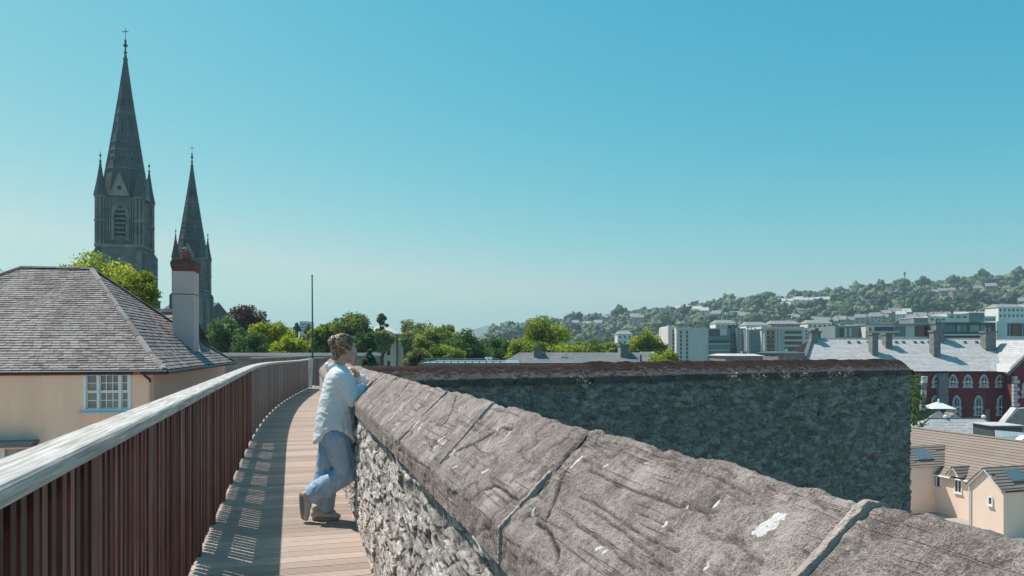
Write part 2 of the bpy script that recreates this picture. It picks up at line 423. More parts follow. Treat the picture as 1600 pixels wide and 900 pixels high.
V = np.stack([gx, gy, gz], 2).reshape(-1, 3)
g = np_mesh('ground', V, grid_faces(len(xs), len(ys), True), M['ground'], smooth=True); g['kind'] = 'structure'
# low blue ridge far beyond
dm = MB(); P0 = []
for k in range(40):
    u = 560 + k * 8; v = 545 - 28 * math.exp(-((u - 770) / 60) ** 2) - 8 + rng.uniform(-1, 1)
    P0.append((u, v))
Yd = 3300
for (u0, v0), (u1, v1) in zip(P0, P0[1:]):
    a = PX(u0, v0, Yd); b_ = PX(u1, v1, Yd)
    dm.poly([(a.x, Yd - 500, -16), (b_.x, Yd - 500, -16), b_, a]); dm.poly([a, b_, (b_.x, Yd + 500, -16), (a.x, Yd + 500, -16)])
o = dm.build('hills', M['ground'], smooth=True); o['kind'] = 'structure'
# fort interior court
o = MB(); o.poly([(-70, -30, -4.5), (1.2, -30, -4.5), (-1.0, 5, -4.5), (-8, 34, -4.5), (-12, 60, -4.5), (-70, 60, -4.5)])
o = o.build('courtyard', M['gravel']); o['kind'] = 'structure'

o = MB(); o.poly([(14, 20, -15.9), (110, 20, -15.9), (110, 150, -15.9), (14, 150, -15.9)]); o = o.build('bounce_paving', M['bounce_paving']); o['kind'] = 'structure'  # unseen paving added to bounce warm light onto the shaded house walls
# ------------------------------------------------------------------ the wall walk path
def dev(t): return .0034 * max(t - 11, 0) ** 2
def base(t):
    dx = -.298 + (.0068 * (t - 11) if t > 11 else 0)
    d = Vector((dx, 1, 0)).normalized(); p = Vector((d.y, -d.x, 0))
    return Vector((-.298 * t + dev(t), t, 0)), d, p
def dz(t):
    q = min(max((t - 12) / 18, 0), 1); return -.14 * q * q * (3 - 2 * q)
def PT(t, w, z):
    b, d, p = base(t); return b + p * w + Vector((0, 0, z + dz(t)))

# boardwalk
mb = MB(); t = .3
while t < 33.2:
    r = rng.random(); bw = .139
    wl = -.69 + rng.uniform(-.008, .008); wr = .56
    for (s0, s1, zz) in ((0, bw, 0),):
        q = [PT(t + s0 * .958, wl, -.03), PT(t + s0 * .958, wr, -.03), PT(t + s1 * .958, wr, -.03), PT(t + s1 * .958, wl, -.03)]
        # grooved anti-slip top: four ribs per board
        prof = []
        for k in range(5):
            prof += [(k * .028 + .001, 0), (k * .028 + .0215, 0), (k * .028 + .024, -.004), (k * .028 + .0275, -.004)]
        prof = [(min(a, bw), b) for a, b in prof[:-2]]
        for (a0, z0), (a1, z1) in zip(prof, prof[1:]):
            pts = [PT(t + a0 * .958, wl, z0), PT(t + a0 * .958, wr, z0), PT(t + a1 * .958, wr, z1), PT(t + a1 * .958, wl, z1)]
            ro = r * 37
            mb.poly(pts[::-1] if False else pts, r, 0, [(0 + ro, a0 * 1.0), (1.25 + ro, a0), (1.25 + ro, a1), (ro, a1)])
        for a0 in (0, bw):
            pts = [PT(t + a0 * .958, wl, 0), PT(t + a0 * .958, wr, 0), PT(t + a0 * .958, wr, -.03), PT(t + a0 * .958, wl, -.03)]
            mb.poly(pts, r)
    t += .146 * .958
for w0 in (-.55, 0.0, .5):            # joists beneath
    for k in range(33):
        a, b = k + .3, k + 1.3
        mb.hexa([PT(a, w0, -.2), PT(a, w0 + .06, -.2), PT(b, w0 + .06, -.2), PT(b, w0, -.2), PT(a, w0, -.031), PT(a, w0 + .06, -.031), PT(b, w0 + .06, -.031), PT(b, w0, -.031)], .1)
o = mb.build('boardwalk_path', M['deck'], fixn=False); o['kind'] = 'structure'

# ------------------------------------------------------------------ timber fence along the path
def sweep(mb, T, prof, r=.5, cap=True, fn=PT):
    """prof: closed list of (w,z), swept along parameters T, UV = (length, girth)"""
    rings = [[fn(t, w, z) for (w, z) in prof] for t in T]
    g = [0]
    for a, b in zip(prof, prof[1:] + prof[:1]): g.append(g[-1] + math.hypot(a[0] - b[0], a[1] - b[1]))
    L = 0
    for k in range(len(T) - 1):
        dl = (rings[k + 1][0] - rings[k][0]).length
        for j in range(len(prof)):
            j2 = (j + 1) % len(prof)
            mb.poly([rings[k][j], rings[k][j2], rings[k + 1][j2], rings[k + 1][j]], r, 0, [(L + r * 31, g[j]), (L + r * 31, g[j + 1]), (L + dl + r * 31, g[j + 1]), (L + dl + r * 31, g[j])])
        L += dl
    if cap:
        mb.poly(rings[0][::-1], r); mb.poly(rings[-1], r)

fence = thing('timber_fence', PT(1.0, -.7, 0), 'long dark timber slat fence with pale handrail, curving along the boardwalk', 'fence')
post_t = [0.715 + k * .968 for k in range(-1, 32)]
post_t = [t for t in post_t if t < 31.4]
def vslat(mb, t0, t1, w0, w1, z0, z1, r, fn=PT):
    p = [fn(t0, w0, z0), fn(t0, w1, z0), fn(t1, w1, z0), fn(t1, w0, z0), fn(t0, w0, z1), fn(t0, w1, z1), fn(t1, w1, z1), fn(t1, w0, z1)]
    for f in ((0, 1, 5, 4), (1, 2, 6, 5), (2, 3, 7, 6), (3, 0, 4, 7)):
        q = [p[i] for i in f]; face = 1 if f == (1, 2, 6, 5) else 0; wd = (q[1] - q[0]).length; ro = r * 53  # path-side face takes the timber with skylight in its colour
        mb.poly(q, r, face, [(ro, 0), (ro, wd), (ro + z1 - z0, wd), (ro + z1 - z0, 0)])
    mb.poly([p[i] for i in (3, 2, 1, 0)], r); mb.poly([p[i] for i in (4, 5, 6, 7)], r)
for i, t in enumerate(post_t):
    grey = t > 11.6
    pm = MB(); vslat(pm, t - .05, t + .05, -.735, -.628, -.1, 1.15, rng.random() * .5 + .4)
    o = pm.build('post', M['slat_grey'] if grey else [M['slat'], M['slat_skylit']], fence)
    if i == len(post_t) - 1: break
    t2 = post_t[i + 1]; pn = MB()
    n = 11; pitch = (t2 - t - .1) / n
    for k in range(n):
        c = t + .05 + pitch * (k + .5)
        if grey: hw = .0425; th = .02
        else: hw = rng.uniform(.0185, .0225); th = .024
        off = rng.uniform(-.003, .003)
        if grey: hw = pitch * .47
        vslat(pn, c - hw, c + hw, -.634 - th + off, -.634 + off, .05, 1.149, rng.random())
    pn.build('slat_panel', M['slat_grey'] if grey else [M['slat'], M['slat_skylit']], fence)
    for (z0, z1) in ((.44, .50), (1.07, 1.12)):
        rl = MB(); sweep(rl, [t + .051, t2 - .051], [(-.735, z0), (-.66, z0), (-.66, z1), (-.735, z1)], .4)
        rl.build('cross_rail', M['slat_grey'] if grey else [M['slat'], M['slat_skylit']], fence)
tt = .02
while tt < 31.3:
    t1 = min(tt + 4.84, 31.3)
    if t1 < 31 and tt > 12: t1 = min(tt + 2.9, 31.3)
    hm = MB(); n = max(2, int((t1 - tt) / .3)); T = [tt + .002 + (t1 - tt - .004) * k / n for k in range(n + 1)]
    zi = 1.207
    sweep(hm, T, [(-.603, 1.153), (-.600, 1.162), (-.600, zi - .012), (-.606, zi - .003), (-.616, zi), (-.722, 1.215), (-.731, 1.205), (-.731, 1.153)], rng.random())
    hm.build('handrail', M['handrail'], fence)
    tt = t1
# end post with white cap board and return panel
b31 = PT(31.4, -.62, 0)
pz = thing('end_post', b31, 'pale tapered post with a white board on top, at the far fence end', 'post')
q = MB()
def tb(mb, c, w0, w1, d, z0, z1, r=.5):
    x, y = c
    mb.hexa([(x - w0, y - d, z0), (x + w0, y - d, z0), (x + w0, y + d, z0), (x - w0, y + d, z0), (x - w1, y - d, z1), (x + w1, y - d, z1), (x + w1, y + d, z1), (x - w1, y + d, z1)], r)
tb(q, (b31.x + .02, 31.3), .05, .10, .06, -.14, 1.08); q.build('shaft', M['concrete'], pz)
q = MB(); tb(q, (b31.x + .02, 31.22), .05, .09, .015, .70, 1.12); q.build('cap_board', M['white'], pz)
rp = thing('gate_panel', (b31.x + .3, 31.6, -.14), 'short grey vertical board panel closing the far end of the boardwalk', 'gate')
q = MB()
for k in range(5):
    x0 = b31.x + .13 + k * .075
    q.box(x0, x0 + .068, 31.5 + k * .05, 31.53 + k * .05, -.1, 1.08, rng.random())
q.build('boards', M['slat_grey'], rp)
q = MB(); q.hexa([(b31.x + .12, 31.45, 1.081), (b31.x + .52, 31.7, 1.081), (b31.x + .50, 31.82, 1.081), (b31.x + .1, 31.57, 1.081), (b31.x + .12, 31.45, 1.14), (b31.x + .52, 31.7, 1.14), (b31.x + .50, 31.82, 1.14), (b31.x + .1, 31.57, 1.14)])
q.build('top_rail', M['handrail'], rp)

# farther fence
fa, fb = Vector((-12.0, 34.0, 0)), Vector((-12.35, 45, 0))
f2 = thing('timber_fence', (fa.x, fa.y, -.4), 'distant straight timber fence between the hipped slate roof and the end post', 'fence')
dd = (fb - fa).normalized(); pp = Vector((dd.y, -dd.x, 0))
def LN(t, w, z): return fa + dd * t + pp * w + Vector((0, 0, z))
for k in range(7):
    q = MB(); vslat(q, k * 1.8, k * 1.8 + .1, -.05, .05, -.4, 1.03, .6, LN); q.build('post', M['slat_grey'], f2)
for k in range(6):
    q = MB()
    for j in range(17):
        c = k * 1.8 + .1 + .1 * j + .05; vslat(q, c - .03, c + .03, -.01, .01, -.3, 1.03, rng.random(), LN)
    q.build('slat_panel', M['slat_grey'], f2)
q = MB(); sweep(q, [0, 5.4, 10.9], [(.08, 1.031), (.08, 1.10), (-.08, 1.10), (-.08, 1.031)], .6, True, LN); q.build('handrail', M['handrail'], f2)

# ------------------------------------------------------------------ parapet wall
WF = .497            # perpendicular offset of coping front face
WB = .525            # rubble face
# pixel -> (t, q) on the sloping face of the coping, used to lay out cracks and lichen seen in the photo
NS = Vector((-.958 * .703, -.286 * .703, .711)); A0 = PT(0, WF, 1.053); DV = Vector((-.286, .958, 0)).normalized(); PV = Vector((.958, .286, 0)).normalized()
SL = Vector((.250, .247)).normalized()
def onslope(u, v):
    r = Vector(((u - CX) / F, 1, (HZ - v) / F)); n = Vector((-SL.y * PV.x, -SL.y * PV.y, SL.x))
    o_ = Vector((0, 0, CAMZ)); k = (A0 - o_).dot(n) / r.dot(n); p = o_ + r * k - A0
    s = p.dot(DV); w_ = p.dot(PV); return s, math.hypot(w_, p.z) * (1 if w_ > 0 else -1)
# distance along s in metres equals t/.958
CR = []   # (polyline in (s,q), half width, depth, colour strength)
def crack(pts, w_, d, c=1.0): CR.append(([onslope(*p) for p in pts], w_, d, c))
crack([(776, 828), (800, 800), (852, 752), (880, 712), (905, 690), (928, 664)], .007, .016)
crack([(440, 0)] * 0 or [(690, 722), (712, 705), (745, 690), (770, 676), (785, 668), (800, 672)], .0055, .010)
crack([(755, 762), (768, 757), (780, 760), (795, 772), (806, 778), (825, 765)], .005, .009)
crack([(712, 618), (706, 640), (697, 658), (688, 668)], .006, .010)
crack([(900, 712), (880, 740), (862, 790), (850, 812)], .0055, .010)
crack([(665, 618), (655, 630), (640, 645)], .005, .008)
crack([(672, 700), (668, 688), (678, 678)], .003, .006)
crack([(838, 815), (860, 835), (872, 862), (868, 880)], .005, .009)
crack([(818, 812), (828, 800)], .008, .012)
crack([(700, 705), (720, 715), (745, 722), (765, 730)], .002, .004, .6)
crack([(760, 740), (775, 752), (800, 765)], .002, .004, .6)
crack([(905, 775), (940, 792), (975, 818), (1010, 840), (1060, 862)], .003, .006, .8)
crack([(920, 735), (960, 755), (1000, 768), (1060, 790), (1120, 800)], .003, .006, .8)
crack([(900, 820), (945, 850), (985, 885)], .003, .006, .8)
crack([(930, 800), (970, 830), (1010, 862), (1050, 890)], .0025, .005, .7)
crack([(980, 700), (1040, 722), (1110, 745), (1170, 770)], .0025, .005, .6)
crack([(1090, 830), (1150, 850), (1190, 880)], .003, .005, .6)
crack([(1120, 775), (1100, 800), (1108, 812)], .004, .008, .7)
for k in range(46):          # short bedding cracks
    u = rng.uniform(600, 1250); v = rng.uniform(650, 890); L = rng.uniform(15, 70)
    crack([(u, v), (u + L * .5, v + L * .28 + rng.uniform(-3, 3)), (u + L, v + L * .55 + rng.uniform(-4, 4))], rng.uniform(.001, .0022), rng.uniform(.002, .004), rng.uniform(.4, .8))
LI = []   # lichen spots (s,q,rs,rq)
def lich(u, v, du, dv):
    a = onslope(u, v); b = onslope(u + du, v - dv); LI.append((a[0], a[1], b[0] - a[0], b[1] - a[1], max(.0025, math.hypot(du, dv) * .00032 * (.6 + 900 / v * .3))))
for (u, v, du, dv) in [(1190, 828, 26, 19), (895, 728, 12, 12), (702, 712, 8, 8), (790, 685, 8, 10), (772, 678, 5, 8), (645, 668, 10, 10), (652, 672, 8, 12),
                       (672, 700, 12, 10), (682, 690, 10, 8), (688, 697, 9, 7), (708, 732, 8, 5), (750, 736, 9, 5), (826, 800, 6, 8), (1098, 884, 8, 6), (1116, 790, 6, 8),
                       (1035, 820, 5, 4), (940, 862, 5, 4), (930, 858, 7, 5), (1065, 792, 6, 3), (942, 730, 6, 5), (1005, 722, 5, 3), (728, 655, 6, 6), (716, 640, 5, 5), (612, 640, 5, 6), (620, 625, 4, 6), (640, 660, 7, 7)]:
    lich(u, v, du, dv)
def seg_d(S, Q, a, b):
    ax, ay = a; bx, by = b; L = (bx - ax) ** 2 + (by - ay) ** 2 + 1e-12
    k = np.clip(((S - ax) * (bx - ax) + (Q - ay) * (by - ay)) / L, 0, 1)
    return np.hypot(S - ax - k * (bx - ax), Q - ay - k * (by - ay))

PROF = [(0, .959), (0, 1.053), (.250, 1.30), (.50, 1.06), (.50, .95)]
def profile(step):
    pts = [Vector(p) for p in PROF]; L = [0]
    for a, b in zip(pts, pts[1:]): L.append(L[-1] + (b - a).length)
    n = int(L[-1] / step); out = []
    def at(x):
        x = min(max(x, 0), L[-1])
        for k in range(len(pts) - 1):
            if x <= L[k + 1] + 1e-9: return pts[k].lerp(pts[k + 1], (x - L[k]) / (L[k + 1] - L[k]))
        return pts[-1]
    q = [L[-1] * k / n for k in range(n + 1)]
    for x in q:
        e = .0045 if x < .3 else .02; s = Vector((0, 0)); W = 0
        for j in (-1, -.5, 0, .5, 1):
            s += at(x + e * j) ; W += 1
        s = at(x) if (x < e or x > L[-1] - e) else s / W
        out.append(s)
    nor = []
    for k in range(len(out)):
        d = out[min(k + 1, n)] - out[max(k - 1, 0)]; nor.append(Vector((-d.y, d.x)).normalized())
    return np.array(q), np.array([tuple(p) for p in out]), np.array([tuple(p) for p in nor])
QA = .094            # arc length at the front arris
QR = .094 + .3514    # at the ridge
wall = thing('parapet_wall', PT(3, .75, -1), 'grey rubble stone parapet with lichened sloping coping, the woman leans on it', 'wall')

def coping_stone(s0, s1, step, seed, parent, mat, fn, hgt=0.0, detail=True, skew=(0, 0), gap=.004, ridge_n=.012, name='coping_stone', endcap=False):
    q, P, N = profile(step)
    ns = max(4, int((s1 - s0) / step)); S = np.linspace(s0 + gap, s1 - gap, ns)
    SS, QQ = np.meshgrid(S, q, indexing='ij')
    fr = (SS - s0) / (s1 - s0); SK = (skew[0] * (1 - fr) + skew[1] * fr) * np.clip((QQ - .094) / .351, 0, 1); SS = SS + SK
    D = (fbm(SS * 3, QQ * 5, seed, 3) - .5) * .010 + (fbm(SS * 14, QQ * 14, seed + 3, 3) - .5) * .007 + (fbm(SS * 60, QQ * 60, seed + 5, 3) - .5) * .0075
    # weathered shallow scoops with sharp rims
    sc = fbm(SS * 5, QQ * 9, seed + 8, 3); D -= .005 * sst(.56, .575, sc)
    # ridge silhouette
    rd = np.exp(-((QQ - QR) / .07) ** 2)
    D += rd * ((fbm(SS * 7, QQ * 0 + 3, seed + 2, 4) - .5) * ridge_n * 1.6 + hgt)
    Ck = sst(.585, .60, sc) * sst(.66, .60, sc) * .5
    Li = np.zeros_like(D)
    if detail:
        QS = QQ - QA
        for pts, wd, dp, c in CR:
            if max(p[0] for p in pts) < s0 - .1 or min(p[0] for p in pts) > s1 + .1: continue
            dist = np.full(D.shape, 9.)
            wob = (fbm(SS * 30, QS * 30, 77, 3) - .5) * .012
            for a, b in zip(pts, pts[1:]): dist = np.minimum(dist, seg_d(SS + wob, QS + wob * .7, a, b))
            wl = wd * (.7 + .6 * fbm(SS * 22, QS * 22, 33, 2))
            e = np.exp(-(dist / wl) ** 2)
            D -= dp * e; Ck = np.maximum(Ck, c * np.exp(-(dist / (wl * 1.0)) ** 2))
        for (a, b, da, db, wd) in LI:
            if a < s0 - .1 or a > s1 + .1: continue
            dist = seg_d(SS, QS, (a, b), (a + da, b + db)); Li = np.maximum(Li, np.clip(1.25 - dist / wd * .6, 0, 1.4))
    # broken arris ends
    ed = np.minimum(SS - SK - s0, s1 - SS + SK); D -= .010 * np.exp(-(ed / .010) ** 2); Ck = np.maximum(Ck, .75 * np.exp(-(ed / .005) ** 2))
    Vx = np.empty(SS.shape + (3,))
    for i in range(ns):
        Bp, d, p = fn(S[i])
        ww = P[:, 0] + N[:, 0] * D[i]; zz = P[:, 1] + N[:, 1] * D[i]
        Vx[i, :, 0] = Bp.x + p.x * ww + d.x * SK[i]; Vx[i, :, 1] = Bp.y + p.y * ww + d.y * SK[i]; Vx[i, :, 2] = Bp.z + zz
    # close ends
    nq = len(q)
    cen = Vx.mean(axis=1, keepdims=True)          # turn the ends in so a joint never looks hollow
    Vx = np.concatenate([(Vx[:1] * .55 + cen[:1] * .45), Vx[:1], Vx, Vx[-1:], (Vx[-1:] * .55 + cen[-1:] * .45)], 0)
    pad = lambda A: np.concatenate([A[:1], A[:1], A, A[-1:], A[-1:]], 0)
    SS, QQ, Ck, Li = pad(SS), pad(QQ), pad(Ck), pad(Li); Ck[:1] = .9; Ck[-1:] = .9
    V = Vx.reshape(-1, 3); Fq = grid_faces(ns + 4, nq)
    o = np_mesh(name, V, Fq, mat, parent, smooth=True, vattr={'crack': Ck, 'lichen': Li, 'rnd': vn(SS * 40, QQ * 40, seed), 'mortar': Ck})
    me = o.data
    L = me.uv_layers.new(name='UVMap'); vi = np.empty(len(me.loops), dtype=np.int32); me.loops.foreach_get('vertex_index', vi)
    uv = np.stack([SS.ravel()[vi], QQ.ravel()[vi]], 1); L.data.foreach_set('uv', uv.astype(np.float32).ravel())
    return o
def fnmain(s):
    t = s * .958; b, d, p = base(t); q = b + p * WF; q.z = dz(t); return q, d, p
# joints, from the photo: front arris points (s = t/.958 at the arris)
def sj(u, v): return onslope(u, v)[0]
J = [-.15, .02, sj(1215, 931) , sj(781, 823), sj(678, 734), sj(620, 690), sj(587, 660)]
J = [j for j in J]
SKW = {}
for (ua, va, ur, vr) in ((781, 823, 925, 663), (678, 734, 775, 622), (620, 690, 697, 612), (587, 660, 642, 592)): SKW[round(sj(ua, va), 4)] = sj(ur, vr) - sj(ua, va)
a_, b_ = onslope(1236, 910), onslope(1384, 752); gr = (b_[0] - a_[0]) / (b_[1] - a_[1]); J[2] = a_[0] - a_[1] * gr; SKW[round(J[2], 4)] = gr * .351
J[0] = J[2] - 1.0; J.pop(1)
while J[-1] < 33: J.append(J[-1] + rng.uniform(.86, 1.0))
hgts = {}
for k in range(len(J) - 1):
    st = .0042 if J[k] < 2.2 else (.006 if J[k] < 4 else (.012 if J[k] < 9 else .04))
    hg = [.004, .0, -.002, .004, -.004, .002][k % 6]
    coping_stone(J[k], J[k + 1], st, 20 + k * 7, wall, M['coping'], fnmain, hg, skew=(SKW.get(round(J[k], 4), 0), SKW.get(round(J[k + 1], 4), 0)))
# raised mortar strips over the joints
def strip(pa, pb, wd, ht, seed, name='mortar_joint', both=True):
    (sa, qa), (sb, qb) = pa, pb
    n = 70; m = 9; S = np.zeros((n, m)); Q = np.zeros((n, m)); H = np.zeros((n, m))
    for i in range(n):
        f = i / (n - 1); sc_ = sa + (sb - sa) * f; qc = qa + (qb - qa) * f
        for j in range(m):
            e = (j / (m - 1) - .5) * 2; S[i, j] = sc_ + e * wd * (1 + .12 * math.sin(i * .9 + seed)) + .001 * math.sin(i * .31 + seed); Q[i, j] = qc
            H[i, j] = ht * (1 - abs(e) ** 9) - .012 * (abs(e) > .95)
    H += (fbm(S * 120, Q * 90, seed, 3) - .5) * .006
    V = np.empty((n, m, 3))
    for i in range(n):
        for j in range(m):
            b, d, p = fnmain(S[i, j]); qq = Q[i, j]
            if qq < 0: ww, zz, nw, nz = 0, 1.053 + qq, -1, 0
            else:
                ww, zz, nw, nz = qq * SL.x, 1.053 + qq * SL.y, -SL.y, SL.x
                if qq > .343: ww, zz = .343 * SL.x + (qq - .343) * .75, 1.053 + .343 * SL.y - (qq - .343) * .1
            ww += nw * H[i, j]; zz += nz * H[i, j]
            V[i, j] = (b.x + p.x * ww, b.y + p.y * ww, b.z + zz)
    return np_mesh(name, V.reshape(-1, 3), grid_faces(n, m, True), M['mortar'], wall, smooth=True)
J2k = J[1]; SK2 = SKW[round(J2k, 4)]
strip((J2k + .0, 0), (J2k + SK2 * 1.03, .365), .0085, .004, 3)
strip((J[2], 0), (J[2] + SKW[round(J[2], 4)] * .55, .351 * .55), .007, .003, 5)
strip((J[1], -.09), (J[1], 0), .006, .003, 8)
strip((J[2], -.09), (J[2], 0), .006, .003, 8)
strip((J[3], 0), (J[3] + SKW[round(J[3], 4)], .351), .0045, .003, 9)
strip((J[3], -.09), (J[3], 0), .006, .003, 8)
for k in (4, 5, 6, 7):
    strip((J[k], 0.0), (J[k] + SKW.get(round(J[k], 4), 0), .34), .004, .003, 10 + k)

# rubble face
def rubble_grid(name, s0, s1, z0, z1, step, cw, ch, fn, mat, parent, seed, depth=.03, mort=.02, flip=False, off=0, zs=None, wp=1.0, fa=.03, ew=.13):
    S = np.linspace(s0, s1, int((s1 - s0) / step) + 1); Z = np.linspace(z0, z1, int((z1 - z0) / (zs or step)) + 1)
    SS, ZZ = np.meshgrid(S, Z, indexing='ij')
    wx = (fbm(SS / cw * .7, ZZ / ch * .7, seed, 4) - .5) * 1.6 * wp; wy = (fbm(SS / cw * .7 + 40, ZZ / ch * .7, seed + 1, 4) - .5) * 1.5 * wp
    f1, f2, idr, TX, TY = cells(SS / cw + wx, ZZ / ch + wy, seed, tilt=True)
    e = f2 - f1; m = 1 - sst(.03, .14, e)
    D = sst(0.0, ew, e) * (mort + depth * np.clip(idr + (TX + TY) * 1.6, 0, 1.4)) + (fbm(SS * 22, ZZ * 45, seed + 4, 4) - .5) * fa + (fbm(SS * 4, ZZ * 4, seed + 6, 3) - .5) * .02
    V = np.empty(SS.shape + (3,))
    for i in range(len(S)):
        b, d, p = fn(S[i])
        ww = off - D[i] if i > 0 else off + .30 + 0 * D[i]
        V[i, :, 0] = b.x + p.x * ww; V[i, :, 1] = b.y + p.y * ww; V[i, :, 2] = b.z + Z
    return np_mesh(name, V.reshape(-1, 3), grid_faces(len(S), len(Z), flip), mat, parent, smooth=True, vattr={'rnd': idr, 'mortar': np.clip(m, 0, 1)})
rubble_grid('masonry', 1.6, 8.6, -.16, .975, .0065, .20, .052, fnmain, M['rubble'], wall, 3, off=.045, depth=.018, mort=.009, wp=.8, fa=.016, ew=.09)
rubble_grid('masonry', 8.6, 33.5, -.3, .975, .03, .18, .08, fnmain, M['rubble'], wall, 4, off=.05, depth=.02)
# solid core and outer face of the wall down to the outer ground
q = MB(); T = [-.5 + k for k in range(0, 35)]
for a, b in zip(T, T[1:]):
    if a < 0: continue
    q.hexa([PT(a, .56, -17), PT(a, .97, -17), PT(b, .97, -17), PT(b, .56, -17), PT(a, .56, .955), PT(a, .97, .955), PT(b, .97, .955), PT(b, .56, .955)])
q.build('core', M['greystone'], wall)

# ------------------------------------------------------------------ flank wall of the bastion
c0 = Vector((-2.2, 9.72, 0)); c1 = Vector((8.34, 15.38, 0)); fd = (c1 - c0).normalized(); fp = Vector((-fd.y, fd.x, 0)); FL = (c1 - c0).length
flank = thing('bastion_wall', (3, 13, -16), 'dark shaded stone bastion wall with mossy red-brown coping, behind the parapet', 'wall')
def fnfl(s):
    b = c0 + fd * (FL - s); b.z = 0; return b - fp * .0, -fd, fp
jj = 0; k = 0; jl = [.0, .55]
while jl[-1] < FL - .9: jl.append(jl[-1] + rng.uniform(1.1, 1.5))
jl[-1] = FL - .30
QQp = PROF; PROF = [(0, .965), (0, 1.06), (.30, 1.30), (.60, 1.06), (.60, .95)]
QR_s = QR; QR = .095 + .384
for k in range(len(jl) - 1):
    s0, s1 = jl[k], jl[k + 1]
    hg = -.03 if s0 > 7.6 else (0 if k else -.02)
    coping_stone(s0, s1, .022, 300 + k * 5, flank, M['coping_moss'], fnfl, hg, False, gap=.004, ridge_n=.025)
QR = QR_s
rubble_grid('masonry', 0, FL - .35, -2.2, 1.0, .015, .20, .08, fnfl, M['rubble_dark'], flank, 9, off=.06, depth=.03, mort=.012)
def FW(s, w, z): b = c0 + fd * (FL - s); return Vector((b.x + fp.x * w, b.y + fp.y * w, z))
q = MB()
q.hexa([FW(0.02, .08, -17), FW(0.02, .55, -17), FW(FL - .45, .55, -17), FW(FL - .45, .08, -17), FW(0.02, .08, .965), FW(0.02, .55, .965), FW(FL - .45, .55, .965), FW(FL - .45, .08, .965)])
q.hexa([FW(0, .06, -17), FW(0, .5, -17), FW(FL - .45, .5, -17), FW(FL - .45, .06, -17), FW(0, .06, -2.2), FW(0, .5, -2.2), FW(FL - .45, .5, -2.2), FW(FL - .45, .06, -2.2)])
q.build('core', M['greystone'], flank)
# hipped end cap of the coping
q = MB()
e = [FW(-.02, 0, 1.0), FW(-.02, .6, 1.0), FW(.55, .6, 1.03), FW(.55, 0, 1.03)]
ap = FW(.52, .3, 1.29)
q.poly([FW(-.03, -.01, .965), FW(-.03, .61, .965), FW(-.02, .6, 1.055), FW(-.02, 0, 1.055)])
q.poly([FW(-.02, 0, 1.055), FW(-.02, .6, 1.055), ap])
# coping stone edge tufts of weed below the coping
q.build('coping_end', M['coping_moss'], flank, fixn=True)

# cross wall at the end of the walk, behind the fences
xw = thing('stone_wall', (-14, 50, -4), 'low grey stone wall with flat pale coping, beyond the far fence and under the trees', 'wall')
q = MB(); q.box(-24, -9.0, 50, 50.5, -4.5, ZV(556, 50)); q.build('masonry', M['greystone'], xw)
q = MB(); q.box(-24.1, -8.95, 49.9, 50.6, ZV(556, 50), ZV(551.5, 50)); q.build('coping', M['concrete'], xw)
xe = thing('stone_wall', (-8.2, 34, -.4), 'dark rubble end wall beside the woman\'s collar, closing off the walk', 'wall')
ea, eb = Vector((XU(497, 33.4), 33.4, 0)), Vector((XU(545, 33.6), 33.6, 0))
def fne(s): return ea + (eb - ea).normalized() * s, (eb - ea).normalized(), Vector((0, 1, 0))
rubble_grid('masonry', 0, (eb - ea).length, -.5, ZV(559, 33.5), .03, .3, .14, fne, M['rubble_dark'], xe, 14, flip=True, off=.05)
q = MB(); q.box(ea.x, eb.x, 33.55, 33.9, -2, ZV(559, 33.5) + .01); q.build('core', M['greystone'], xe)
sb = thing('stone_block', (XU(507, 31), 31, -.14), 'low pale coping stone block on the boardwalk end, left of the woman\'s shoulder', 'stone')
q = MB(); x0, x1 = XU(499, 31), XU(522, 31)
q.hexa([(x0, 31, -.14), (x1, 31, -.14), (x1, 31.5, -.14), (x0, 31.5, -.14), (x0 + .02, 31.03, -.02), (x1, 31, .14), (x1, 31.5, .14), (x0 + .02, 31.45, 0)])
q.build('block', M['concrete'], sb)
fpole = thing('flagpole', (XU(488.5, 42), 42, -4.5), 'tall bare grey pole standing behind the white-topped end post', 'pole')
q = MB(); x = XU(488.5, 42); q.tube([(x, 42, -4.5), (x, 42, 1), (x - .03, 42, ZV(432, 42))], [.065, .05, .035], 10); q.build('shaft', M['iron'], fpole)
q = MB(); q.cone((x - .03, 42), .07, .03, ZV(432, 42) + .002, ZV(431, 42) + .05, 8); q.build('cap', M['iron'], fpole)
